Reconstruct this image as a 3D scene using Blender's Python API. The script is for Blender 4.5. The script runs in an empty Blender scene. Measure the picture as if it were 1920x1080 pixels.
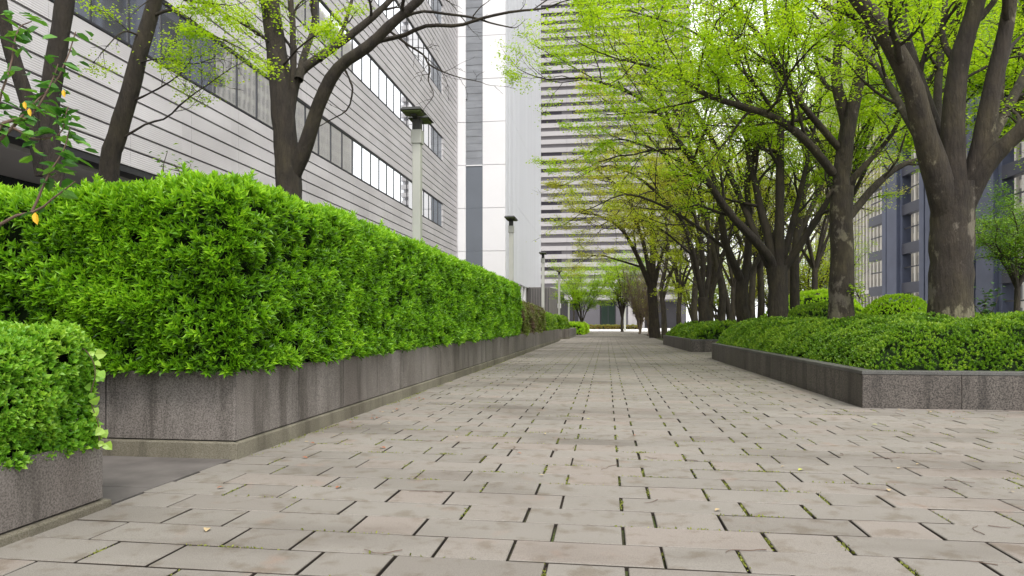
import bpy, math, random
import numpy as np
from mathutils import Vector

# ------------------------------------------------------------------ camera, sky, sun, exposure
scene = bpy.context.scene
COL = scene.collection
FPX, HOR, YAW = 1300.0, 605.0, math.atan(177 / 1300.0)
SA, CA = math.sin(YAW), math.cos(YAW)
cam_d = bpy.data.cameras.new('camera')
cam = bpy.data.objects.new('camera', cam_d); COL.objects.link(cam)
cam.location = (0, 0, 1.0); cam.rotation_euler = (math.pi / 2, 0, YAW)
cam_d.sensor_width = 36.0; cam_d.lens = FPX / 1920 * 36.0
cam_d.shift_y = (HOR - 540) / 1920
cam_d.clip_start = 0.05; cam_d.clip_end = 3000
scene.camera = cam
SUN_EL, SUN_AZ = math.radians(56), math.radians(155)
world = bpy.data.worlds.new('World'); scene.world = world; world.use_nodes = True
wn = world.node_tree.nodes; wl = world.node_tree.links
bg = wn['Background']
sky = wn.new('ShaderNodeTexSky'); sky.sky_type = 'NISHITA'; sky.sun_disc = False
sky.sun_elevation = SUN_EL; sky.sun_rotation = SUN_AZ; sky.air_density = 1.0; sky.dust_density = 4.0
hs = wn.new('ShaderNodeHueSaturation'); hs.inputs['Saturation'].default_value = 0.12
mx = wn.new('ShaderNodeMix'); mx.data_type = 'RGBA'; mx.inputs[0].default_value = 0.72
mx.inputs[7].default_value = (10.0, 10.1, 10.3, 1)      # even cloud layer, in the sky texture's own units
wl.new(sky.outputs[0], hs.inputs['Color']); wl.new(hs.outputs[0], mx.inputs[6]); wl.new(mx.outputs[2], bg.inputs[0])
bg.inputs[1].default_value = 0.15
sun_d = bpy.data.lights.new('sun', 'SUN'); sun_d.energy = 1.5; sun_d.angle = math.radians(14); sun_d.color = (1, .96, .9)
sun = bpy.data.objects.new('sun', sun_d); COL.objects.link(sun)
sun.rotation_euler = (math.pi / 2 - SUN_EL, 0, math.pi - SUN_AZ)
scene.view_settings.view_transform = 'Standard'; scene.view_settings.look = 'None'
scene.view_settings.exposure = 0.68; scene.view_settings.gamma = 1
scene.cycles.max_bounces = 8; scene.cycles.transparent_max_bounces = 8
scene.cycles.sample_clamp_indirect = 6

def P(u, v, z):
    r = (u - 960) / FPX * z
    return np.array((-z * SA + r * CA, z * CA + r * SA, 1 + (HOR - v) / FPX * z))

# ------------------------------------------------------------------ helpers
def tag(o, label=None, cat=None, group=None, kind=None):
    if label: o['label'] = label
    if cat: o['category'] = cat
    if group: o['group'] = group
    if kind: o['kind'] = kind
    return o
def empty(name, loc, label, cat, group=None, rz=0):
    o = bpy.data.objects.new(name, None); COL.objects.link(o); o.location = loc; o.rotation_euler = (0, 0, rz)
    return tag(o, label, cat, group)
def link_mesh(name, me, mats, parent=None):
    o = bpy.data.objects.new(name, me); COL.objects.link(o)
    if not isinstance(mats, (list, tuple)): mats = [mats]
    for m in mats: me.materials.append(m)
    if parent is not None:
        o.parent = parent
        # geometry is given in world coordinates: keep it there
        loc = parent.location if parent.parent is None else parent.parent.location + parent.location
        me.transform(__import__('mathutils').Matrix.Translation(-Vector(loc)))
    return o
class MB:
    def __init__(s): s.v = []; s.f = []; s.m = []
    def quad(s, a, b, c, d, mi=0):
        n = len(s.v); s.v += [tuple(a), tuple(b), tuple(c), tuple(d)]; s.f.append((n, n + 1, n + 2, n + 3)); s.m.append(mi)
    def hexa(s, p, mi=0):
        n = len(s.v); s.v += [tuple(q) for q in p]
        for f in ((0, 3, 2, 1), (4, 5, 6, 7), (0, 1, 5, 4), (1, 2, 6, 5), (2, 3, 7, 6), (3, 0, 4, 7)):
            s.f.append(tuple(n + i for i in f)); s.m.append(mi)
    def box(s, x0, x1, y0, y1, z0, z1, mi=0):
        s.hexa([(x0, y0, z0), (x1, y0, z0), (x1, y1, z0), (x0, y1, z0), (x0, y0, z1), (x1, y0, z1), (x1, y1, z1), (x0, y1, z1)], mi)
    def prism(s, pts, z0, z1, mi=0):
        n = len(s.v); k = len(pts)
        s.v += [(x, y, z0) for x, y in pts] + [(x, y, z1) for x, y in pts]
        s.f.append(tuple(range(n + k - 1, n - 1, -1))); s.m.append(mi)
        s.f.append(tuple(range(n + k, n + 2 * k))); s.m.append(mi)
        for i in range(k):
            j = (i + 1) % k
            s.f.append((n + i, n + j, n + k + j, n + k + i)); s.m.append(mi)
    def build(s, name, mats, parent=None, bevel=0):
        me = bpy.data.meshes.new(name); me.from_pydata(s.v, [], s.f)
        me.polygons.foreach_set('material_index', s.m); me.update()
        o = link_mesh(name, me, mats, parent)
        if bevel:
            b = o.modifiers.new('bevel', 'BEVEL'); b.width = bevel; b.segments = 2; b.limit_method = 'ANGLE'
        return o
def np_mesh(name, V, tris=None, quads=None, rnd=None, smooth=False):
    me = bpy.data.meshes.new(name)
    nt = 0 if tris is None else len(tris); nq = 0 if quads is None else len(quads)
    me.vertices.add(len(V)); me.vertices.foreach_set('co', np.asarray(V, np.float32).ravel())
    me.loops.add(nt * 3 + nq * 4)
    li = []; st = []
    if nt: li.append(np.asarray(tris).ravel()); st.append(np.arange(nt) * 3)
    if nq: li.append(np.asarray(quads).ravel()); st.append(nt * 3 + np.arange(nq) * 4)
    me.loops.foreach_set('vertex_index', np.concatenate(li).astype(np.int32))
    me.polygons.add(nt + nq); me.polygons.foreach_set('loop_start', np.concatenate(st).astype(np.int32))
    me.polygons.foreach_set('use_smooth', np.full(nt + nq, bool(smooth)))
    me.update(calc_edges=True)
    if rnd is not None:
        at = me.attributes.new('rnd', 'FLOAT', 'POINT'); at.data.foreach_set('value', np.asarray(rnd, np.float32))
    return me
rs = np.random.RandomState(7)
def unit(a): return a / np.maximum(np.linalg.norm(a, axis=-1, keepdims=True), 1e-9)
def snoise(p, scale, seed=0, oct=3):
    r = np.random.RandomState(seed + 100); out = np.zeros(len(p)); amp = 1.0; tot = 0
    for o in range(oct):
        for k in range(4):
            d = unit(r.normal(size=3)); f = 2 * math.pi / scale * (2 ** o) * r.uniform(.7, 1.3)
            out += amp * np.sin((p @ d) * f + r.uniform(0, 6.28)); tot += amp * .6
        amp *= .55
    return out / tot

# ------------------------------------------------------------------ materials
def mat(name, color, rough=.7, metal=0, spec=.5):
    m = bpy.data.materials.new(name); m.use_nodes = True
    b = m.node_tree.nodes['Principled BSDF']
    b.inputs['Base Color'].default_value = (*color, 1); b.inputs['Roughness'].default_value = rough
    b.inputs['Metallic'].default_value = metal; b.inputs['Specular IOR Level'].default_value = spec
    return m, m.node_tree.nodes, m.node_tree.links, b
def ramp(n, l, src, stops):
    r = n.new('ShaderNodeValToRGB'); e = r.color_ramp.elements
    while len(e) > 1: e.remove(e[-1])
    e[0].position = stops[0][0]; e[0].color = (*stops[0][1], 1)
    for p_, c_ in stops[1:]:
        q = e.new(p_); q.color = (*c_, 1)
    l.new(src, r.inputs[0]); return r
def noise(n, l, scale, detail=4, vec=None, sc=(1, 1, 1), rough=.55):
    t = n.new('ShaderNodeTexNoise'); t.inputs['Scale'].default_value = scale; t.inputs['Detail'].default_value = detail
    t.inputs['Roughness'].default_value = rough
    g = n.new('ShaderNodeNewGeometry'); mp = n.new('ShaderNodeMapping'); mp.inputs['Scale'].default_value = sc
    l.new(g.outputs['Position'], mp.inputs[0]); l.new(mp.outputs[0], t.inputs['Vector']); return t
def mixc(n, l, mode, fac, a, b):
    m = n.new('ShaderNodeMix'); m.data_type = 'RGBA'; m.blend_type = mode
    if isinstance(fac, (int, float)): m.inputs[0].default_value = fac
    else: l.new(fac, m.inputs[0])
    for i, x in ((6, a), (7, b)):
        if isinstance(x, tuple): m.inputs[i].default_value = (*x, 1)
        else: l.new(x, m.inputs[i])
    return m.outputs[2]
def bump(n, l, b, h, strength=.3, dist=.01):
    k = n.new('ShaderNodeBump'); k.inputs['Strength'].default_value = strength; k.inputs['Distance'].default_value = dist
    l.new(h, k.inputs['Height']); l.new(k.outputs[0], b.inputs['Normal'])
def leafmat(name, c0, c1, c2, trans=.45, rough=.45, patch=None):
    m, n, l, b = mat(name, c1, rough)
    at = n.new('ShaderNodeAttribute'); at.attribute_name = 'rnd'
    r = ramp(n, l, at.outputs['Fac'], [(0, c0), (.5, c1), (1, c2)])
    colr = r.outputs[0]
    if patch:
        t = noise(n, l, patch[1], 3)
        rr = ramp(n, l, t.outputs['Fac'], [(.42, (0, 0, 0)), (.62, (1, 1, 1))])
        colr = mixc(n, l, 'MIX', rr.outputs[0], colr, patch[0])
    l.new(colr, b.inputs['Base Color'])
    tr = n.new('ShaderNodeBsdfTranslucent'); bright = mixc(n, l, 'MULTIPLY', 1.0, colr, (1.5, 1.35, .7))
    l.new(bright, tr.inputs[0])
    ms = n.new('ShaderNodeMixShader'); ms.inputs[0].default_value = trans
    l.new(b.outputs[0], ms.inputs[1]); l.new(tr.outputs[0], ms.inputs[2])
    l.new(ms.outputs[0], n['Material Output'].inputs[0]); return m
def stone(name, dark, light, streak=.7, speck=1.0, rough=.6, sc=130):
    m, n, l, b = mat(name, light, rough)
    s = noise(n, l, sc, 4, rough=.8); r = ramp(n, l, s.outputs['Fac'], [(.40, dark), (.58, light)])
    big = noise(n, l, 1.3, 5, sc=(1, 1, .5)); rb = ramp(n, l, big.outputs['Fac'], [(.35, (.55, .52, .5)), (.65, (1.1, 1.1, 1.1))])
    st = noise(n, l, 3.6, 8, sc=(1, 1, .09), rough=.72); rst = ramp(n, l, st.outputs['Fac'], [(.38, (.34, .32, .30)), (.47, (.85, .84, .83)), (.58, (1.02, 1.0, 1.0)), (.70, (1.3, 1.28, 1.26))])
    c = mixc(n, l, 'MULTIPLY', .8, r.outputs[0], rb.outputs[0]); c = mixc(n, l, 'MULTIPLY', streak, c, rst.outputs[0])
    l.new(c, b.inputs['Base Color']); bump(n, l, b, s.outputs['Fac'], .35, .004); return m

M = {}
M['stone_dark'] = stone('dark granite', (.016, .012, .010), (.17, .15, .13), .8, sc=62)
M['stone_left'] = stone('weathered granite', (.105, .093, .084), (.29, .266, .245), .7, sc=90)
M['coping'] = stone('coping granite', (.05, .048, .045), (.15, .15, .14), .3)
M['plinth'] = stone('mossy concrete plinth', (.13, .12, .08), (.26, .24, .19), .5)
def soil():
    m, n, l, b = mat('soil', (.04, .03, .02), .95); t = noise(n, l, 30, 5)
    r = ramp(n, l, t.outputs['Fac'], [(.35, (.02, .015, .01)), (.7, (.08, .06, .035))]); l.new(r.outputs[0], b.inputs['Base Color'])
    bump(n, l, b, t.outputs['Fac'], .8, .03); return m
M['soil'] = soil()
def paver():
    m, n, l, b = mat('paver concrete', (.4, .37, .34), .8)
    at = n.new('ShaderNodeAttribute'); at.attribute_name = 'rnd'
    r0 = ramp(n, l, at.outputs['Fac'], [(0, (.030, .022, .016)), (.12, (.05, .04, .03)), (.17, (.195, .176, .155)), (.24, (.228, .210, .187)), (.7, (.250, .231, .207)), (.93, (.262, .228, .202)), (1, (.212, .195, .174))])
    f = noise(n, l, 220, 3, rough=.7); rf = ramp(n, l, f.outputs['Fac'], [(.3, (.66, .65, .64)), (.6, (1.08, 1.08, 1.08))])
    g = noise(n, l, .55, 6, sc=(.6, 1.3, 1)); rg = ramp(n, l, g.outputs['Fac'], [(.34, (.66, .63, .60)), (.46, (.94, .93, .91)), (.7, (1.08, 1.07, 1.06))])
    q = noise(n, l, 7, 5); rq = ramp(n, l, q.outputs['Fac'], [(.34, (.74, .69, .62)), (.47, (1, 1, 1))])
    pk = noise(n, l, 3.1, 4, sc=(1, 1, 1)); rp = ramp(n, l, pk.outputs['Fac'], [(.62, (1, 1, 1)), (.74, (1.08, .93, .86))])
    c = mixc(n, l, 'MULTIPLY', 1, r0.outputs[0], rf.outputs[0]); c = mixc(n, l, 'MULTIPLY', 1, c, rg.outputs[0])
    c = mixc(n, l, 'MULTIPLY', .9, c, rq.outputs[0]); c = mixc(n, l, 'MULTIPLY', 1, c, rp.outputs[0])
    l.new(c, b.inputs['Base Color']); bump(n, l, b, f.outputs['Fac'], .5, .004); return m
M['paver'] = paver()
def joint():
    m, n, l, b = mat('joint sand', (.05, .04, .03), .95)
    t = noise(n, l, 2.2, 5); t2 = noise(n, l, 60, 3)
    r = ramp(n, l, t.outputs['Fac'], [(.46, (.05, .034, .025)), (.62, (.09, .12, .025))])
    r2 = ramp(n, l, t2.outputs['Fac'], [(.35, (.45, .45, .45)), (.7, (1.3, 1.3, 1.3))])
    l.new(mixc(n, l, 'MULTIPLY', 1, r.outputs[0], r2.outputs[0]), b.inputs['Base Color']); bump(n, l, b, t2.outputs['Fac'], .9, .02); return m
M['joint'] = joint()
def flat(name, color, var=.12, scale=3, rough=.8, sc=(1, 1, 1), metal=0, spec=.4):
    m, n, l, b = mat(name, color, rough, metal, spec); t = noise(n, l, scale, 5, sc=sc)
    lo = tuple(c * (1 - var) for c in color); hi = tuple(min(1, c * (1 + var)) for c in color)
    r = ramp(n, l, t.outputs['Fac'], [(.3, lo), (.7, hi)]); l.new(r.outputs[0], b.inputs['Base Color']); return m
M['asphalt'] = flat('ground concrete', (.24, .23, .22), .2, .4)
M['plaza'] = flat('pale plaza', (.74, .72, .70), .08, .5)
M['side_slab'] = flat('dark side slab', (.12, .108, .10), .25, 3.5)
def cladding():
    m, n, l, b = mat('ribbed metal cladding', (.55, .53, .53), .55)
    t = noise(n, l, .35, 4, sc=(1, 1, 2)); r = ramp(n, l, t.outputs['Fac'], [(.3, (.52, .50, .50)), (.7, (.64, .62, .625))])
    g = n.new('ShaderNodeNewGeometry'); sx = n.new('ShaderNodeSeparateXYZ'); l.new(g.outputs['Position'], sx.inputs[0])
    # each 2.62 m panel a shade of its own
    fl = n.new('ShaderNodeMath'); fl.operation = 'MULTIPLY'; fl.inputs[1].default_value = 1 / 2.62; l.new(sx.outputs[1], fl.inputs[0])
    f2 = n.new('ShaderNodeMath'); f2.operation = 'FLOOR'; l.new(fl.outputs[0], f2.inputs[0])
    z1 = n.new('ShaderNodeMath'); z1.operation = 'MULTIPLY'; z1.inputs[1].default_value = 1 / .45; l.new(sx.outputs[2], z1.inputs[0])
    z2 = n.new('ShaderNodeMath'); z2.operation = 'FLOOR'; l.new(z1.outputs[0], z2.inputs[0])
    cb = n.new('ShaderNodeCombineXYZ'); l.new(f2.outputs[0], cb.inputs[0]); l.new(z2.outputs[0], cb.inputs[1])
    wn_ = n.new('ShaderNodeTexWhiteNoise'); l.new(cb.outputs[0], wn_.inputs['Vector'])
    rw = ramp(n, l, wn_.outputs['Value'], [(0, (.93, .92, .92)), (1, (1.05, 1.04, 1.04))])
    l.new(mixc(n, l, 'MULTIPLY', 1, r.outputs[0], rw.outputs[0]), b.inputs['Base Color'])
    sn = n.new('ShaderNodeMath'); sn.operation = 'MULTIPLY'; sn.inputs[1].default_value = 2 * math.pi / .055; l.new(sx.outputs[2], sn.inputs[0])
    s2 = n.new('ShaderNodeMath'); s2.operation = 'SINE'; l.new(sn.outputs[0], s2.inputs[0])
    bump(n, l, b, s2.outputs[0], .25, .01); return m
M['cladding'] = cladding()
M['groove'] = mat('dark groove', (.05, .048, .05), .8)[0]
M['frame'] = mat('dark window frame', (.03, .03, .034), .5)[0]
M['white_panel'] = flat('white tower panel', (.78, .77, .78), .04, .2, .45)
M['white_rib'] = flat('white ribbed metal', (.66, .67, .70), .05, .3, .4, sc=(1, 3, .1))
M['slate_strip'] = flat('slate grey strip', (.235, .245, .265), .18, .7, .45, sc=(1, 1, 2.5))
M['slate_dark'] = flat('smooth slate panel', (.145, .16, .185), .05, .7, .4)
M['precast'] = flat('pale precast band', (.39, .372, .372), .06, .25, .7, sc=(.3, 1, 1))
M['band_grey'] = flat('mauve grey band', (.165, .153, .160), .15, .4, .6, sc=(.4, 1, .2))
M['band_black'] = mat('black window glass', (.035, .03, .04), .2)[0]
M['wall_mauve'] = flat('mauve grey stone wall', (.105, .10, .11), .1, .6, .6)
M['ribbed_dark'] = flat('dark ribbed wall', (.19, .175, .17), .15, 2, .7, sc=(3, 3, .3))
M['blue_grey'] = flat('blue grey painted metal', (.075, .085, .125), .15, .4, .5)
M['dark_blue'] = mat('dark spandrel', (.028, .03, .045), .4)[0]
M['beige'] = flat('beige stone facade', (.52, .49, .43), .08, .1, .8)
M['beige_dark'] = mat('beige building glass', (.12, .12, .12), .3)[0]
def glass(name, col, metal=.9, rough=.03):
    m, n, l, b = mat(name, col, rough, metal)
    t = noise(n, l, .8, 2); bump(n, l, b, t.outputs['Fac'], .05, .02); return m
M['mirror'] = glass('reflective window glass', (.80, .82, .85))
M['green_glass'] = glass('green entrance glass', (.010, .022, .016), .1, .15)
M['bright_glass'] = glass('pale window glass', (.85, .86, .88), .85, .08)
M['dim_glass'] = glass('dark ground floor glass', (.03, .04, .04), .3, .08)
M['lamp_post'] = flat('lamp post paint', (.44, .44, .40), .06, 2, .5)
M['lamp_black'] = flat('black lamp metal', (.035, .036, .033), .3, 9, .5)
M['lamp_under'] = flat('mossy lamp underside', (.10, .13, .04), .3, 14, .7)
def bark(name, a, b_, pale, amt=.62, foot=0):
    m, n, l, b = mat(name, a, .85)
    t = noise(n, l, 9, 6, sc=(1, 1, .35), rough=.65); r = ramp(n, l, t.outputs['Fac'], [(.3, a), (.7, b_)])
    p = noise(n, l, 3.2, 6, rough=.7, sc=(1, 1, .6)); pf = p.outputs['Fac']
    if foot:
        g = n.new('ShaderNodeNewGeometry'); sx = n.new('ShaderNodeSeparateXYZ'); l.new(g.outputs['Position'], sx.inputs[0])
        mr = n.new('ShaderNodeMapRange'); mr.inputs['From Min'].default_value = 1.2; mr.inputs['From Max'].default_value = 3.0; mr.inputs['To Min'].default_value = foot; mr.inputs['To Max'].default_value = 0
        l.new(sx.outputs[2], mr.inputs[0]); ad = n.new('ShaderNodeMath'); ad.operation = 'ADD'; l.new(pf, ad.inputs[0]); l.new(mr.outputs[0], ad.inputs[1]); pf = ad.outputs[0]
    rp = ramp(n, l, pf, [(amt, (0, 0, 0)), (amt + .06, (1, 1, 1))])
    c = mixc(n, l, 'MIX', rp.outputs[0], r.outputs[0], pale)
    q = noise(n, l, 1.5, 3); rq = ramp(n, l, q.outputs['Fac'], [(.4, (.8, .8, .8)), (.62, (1.1, 1.15, .9))]); c = mixc(n, l, 'MULTIPLY', 1, c, rq.outputs[0])
    l.new(c, b.inputs['Base Color']); f = noise(n, l, 22, 8, sc=(1, 1, .22), rough=.7); bump(n, l, b, f.outputs['Fac'], 1.0, .06); return m
M['bark'] = bark('zelkova bark', (.018, .013, .009), (.056, .042, .030), (.11, .095, .075), .66)
M['bark_near'] = bark('peeling zelkova bark', (.020, .014, .010), (.066, .050, .035), (.17, .145, .115), .60, .09)
M['bark_dark'] = bark('dark brown bark', (.014, .010, .007), (.044, .032, .023), (.07, .055, .042), .70)
M['bark_broom'] = bark('pinkish brown fine twigs', (.13, .09, .075), (.22, .16, .13), (.2, .17, .15))
M['bark_far'] = bark('grey brown bark', (.035, .027, .020), (.09, .072, .055), (.10, .085, .07))
M['leaf_fresh'] = leafmat('fresh spring leaves', (.15, .29, .010), (.31, .50, .02), (.48, .64, .05), .58)
M['leaf_yellow'] = leafmat('yellow green young leaves', (.24, .33, .02), (.42, .54, .035), (.56, .66, .07), .58)
M['leaf_olive'] = leafmat('olive young leaves', (.21, .25, .03), (.37, .42, .05), (.48, .52, .09), .55)
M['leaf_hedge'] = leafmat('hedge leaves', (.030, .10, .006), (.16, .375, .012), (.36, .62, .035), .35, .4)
M['leaf_azalea'] = leafmat('azalea leaves', (.045, .115, .008), (.13, .28, .014), (.34, .50, .045), .35, .4)
M['leaf_brown'] = leafmat('brown green shrub leaves', (.08, .10, .02), (.14, .20, .03), (.24, .34, .05), .3, .5, ((.15, .10, .075), .9))
M['leaf_dark'] = leafmat('dark evergreen leaves', (.025, .06, .015), (.05, .12, .03), (.10, .20, .05), .25, .4)
M['leaf_bright'] = leafmat('bright clipped leaves', (.26, .46, .02), (.38, .62, .03), (.50, .70, .06), .45, .4)
M['leaf_near'] = leafmat('round shrub leaves', (.06, .20, .012), (.17, .39, .025), (.38, .60, .07), .35, .4)
M['leaf_ivy'] = leafmat('pale ivy leaves', (.20, .42, .05), (.33, .58, .08), (.45, .65, .12), .45, .3)
M['leaf_weed'] = leafmat('moss and weeds', (.10, .12, .02), (.19, .22, .03), (.30, .33, .06), .3, .6)
M['leaf_yellowed'] = mat('yellowed leaf', (.70, .42, .02), .5)[0]
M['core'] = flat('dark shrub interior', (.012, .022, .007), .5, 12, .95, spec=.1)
M['core_brown'] = flat('twiggy shrub interior', (.05, .036, .026), .5, 12, .95)
M['fallen_tan'] = flat('tan fallen leaf', (.42, .32, .18), .2, 40)
M['fallen_rust'] = flat('rust fallen leaf', (.30, .11, .05), .2, 40)
M['fallen_lime'] = flat('lime fallen leaf', (.40, .42, .08), .2, 40)
M['twig'] = mat('dry twig', (.12, .075, .055), .8)[0]
M['orange_leaf'] = leafmat('orange groundcover', (.20, .10, .03), (.25, .22, .04), (.25, .32, .06), .3)

# ------------------------------------------------------------------ leaves and tubes
def leaf_arrays(pos, d, nrm, L, wr=.35, fold=.12, rnd=None):
    d = unit(d); side = unit(np.cross(nrm, d)); nrm = np.cross(d, side); L = L[:, None]
    V = np.stack([pos, pos + d * L * .5 + side * L * wr - nrm * 0, pos + d * L - nrm * L * fold, pos + d * L * .5 - side * L * wr], 1)
    V[:, 1] += nrm * L * fold; V[:, 3] += nrm * L * fold
    n = len(pos); b = np.arange(n)[:, None] * 4
    T = np.concatenate([b + np.array([0, 1, 2]), b + np.array([0, 2, 3])], 0)
    r = rnd if rnd is not None else rs.rand(n)
    return V.reshape(-1, 3), T, np.repeat(r, 4)
def leaf6(pos, d, nrm, L, wr=.3, fold=.1, pos_w=((.28, .8), (.68, .75)), rnd=None):
    d = unit(d); side = unit(np.cross(nrm, d)); nrm = np.cross(d, side); L = L[:, None]; n = len(pos)
    (a, wa), (b, wb) = pos_w
    V = [pos, pos + d * L * a + side * L * wr * wa + nrm * L * fold, pos + d * L * b + side * L * wr * wb + nrm * L * fold * .6, pos + d * L - nrm * L * fold,
         pos + d * L * b - side * L * wr * wb + nrm * L * fold * .6, pos + d * L * a - side * L * wr * wa + nrm * L * fold, pos + d * L * .5 - nrm * L * fold * .3]
    V = np.stack(V, 1); k = np.arange(n)[:, None] * 7
    T = np.concatenate([k + np.array([i, (i + 1) % 6, 6]) for i in range(6)], 0)
    return V.reshape(-1, 3), T, np.repeat(rs.rand(n) if rnd is None else rnd, 7)
def leaves_obj(name, sets, m, parent=None):
    Vs, Ts, Rs = [], [], []; k = 0
    for V, T, R in sets:
        Vs.append(V); Ts.append(T + k); Rs.append(R); k += len(V)
    me = np_mesh(name, np.concatenate(Vs), tris=np.concatenate(Ts), rnd=np.concatenate(Rs))
    return link_mesh(name, me, m, parent)
def whorls(p, n, L, k=8, up=.45, wr=.17, spread=(.5, 1.25), tint=None):
    N = len(p); ax = unit(n * .75 + np.array([0, 0, up]) + rs.normal(size=(N, 3)) * .28)
    t = unit(np.cross(ax, rs.normal(size=(N, 3)))); bt = np.cross(ax, t)
    ph = (np.arange(k) * 2.4)[None, :] + rs.rand(N, 1) * 6.28 + rs.rand(N, k) * .5
    th = rs.uniform(spread[0], spread[1], (N, k)) * np.linspace(.45, 1.1, k)[None, :]
    rad = t[:, None] * np.cos(ph)[..., None] + bt[:, None] * np.sin(ph)[..., None]
    d = ax[:, None] * np.cos(th)[..., None] + rad * np.sin(th)[..., None]
    nn = ax[:, None] * np.sin(th)[..., None] - rad * np.cos(th)[..., None]
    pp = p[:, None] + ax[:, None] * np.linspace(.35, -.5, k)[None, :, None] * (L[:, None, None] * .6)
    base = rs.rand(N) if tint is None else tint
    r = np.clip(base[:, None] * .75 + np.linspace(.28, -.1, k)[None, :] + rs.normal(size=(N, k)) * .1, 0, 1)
    LL = (L[:, None] * rs.uniform(.75, 1.1, (N, k)))
    return leaf_arrays(pp.reshape(-1, 3), d.reshape(-1, 3), nn.reshape(-1, 3), LL.ravel(), wr, .10, r.ravel())
def tubes(polys, radii, sides):
    """batch of polylines with the same point count"""
    Pp = np.array(polys, float); R = np.array(radii, float); N, K, _ = Pp.shape
    T = np.zeros_like(Pp); T[:, 1:-1] = Pp[:, 2:] - Pp[:, :-2]; T[:, 0] = Pp[:, 1] - Pp[:, 0]; T[:, -1] = Pp[:, -1] - Pp[:, -2]
    T = unit(T); ref = np.where(np.abs(T[:, :1, 2:3]) > .85, np.array([[[1., 0, 0]]]), np.array([[[0, 0, 1.]]]))
    ref = np.repeat(ref, K, 1); A = unit(np.cross(T, ref)); B = np.cross(T, A)
    an = np.arange(sides) * 2 * math.pi / sides
    V = Pp[:, :, None] + R[:, :, None, None] * (A[:, :, None] * np.cos(an)[None, None, :, None] + B[:, :, None] * np.sin(an)[None, None, :, None])
    V = V.reshape(-1, 3)
    i = np.arange(N)[:, None, None] * K * sides + np.arange(K - 1)[None, :, None] * sides; s = np.arange(sides)[None, None, :]; s2 = (s + 1) % sides
    Q = np.stack([i + s, i + s2, i + sides + s2, i + sides + s], -1).reshape(-1, 4)
    return V, Q
def catmull(pts, k):
    pts = np.array(pts, float)
    if len(pts) == 2: pts = np.array([pts[0], (pts[0] + pts[1]) / 2, pts[1]])
    ext = np.vstack([2 * pts[0] - pts[1], pts, 2 * pts[-1] - pts[-2]]); out = []
    n = len(pts) - 1
    for t in np.linspace(0, n - 1e-6, k):
        i = int(t); f = t - i; a, b, c, d = ext[i:i + 4]
        out.append(.5 * ((2 * b) + (-a + c) * f + (2 * a - 5 * b + 4 * c - d) * f * f + (-a + 3 * b - 3 * c + d) * f ** 3))
    return np.array(out)

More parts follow.
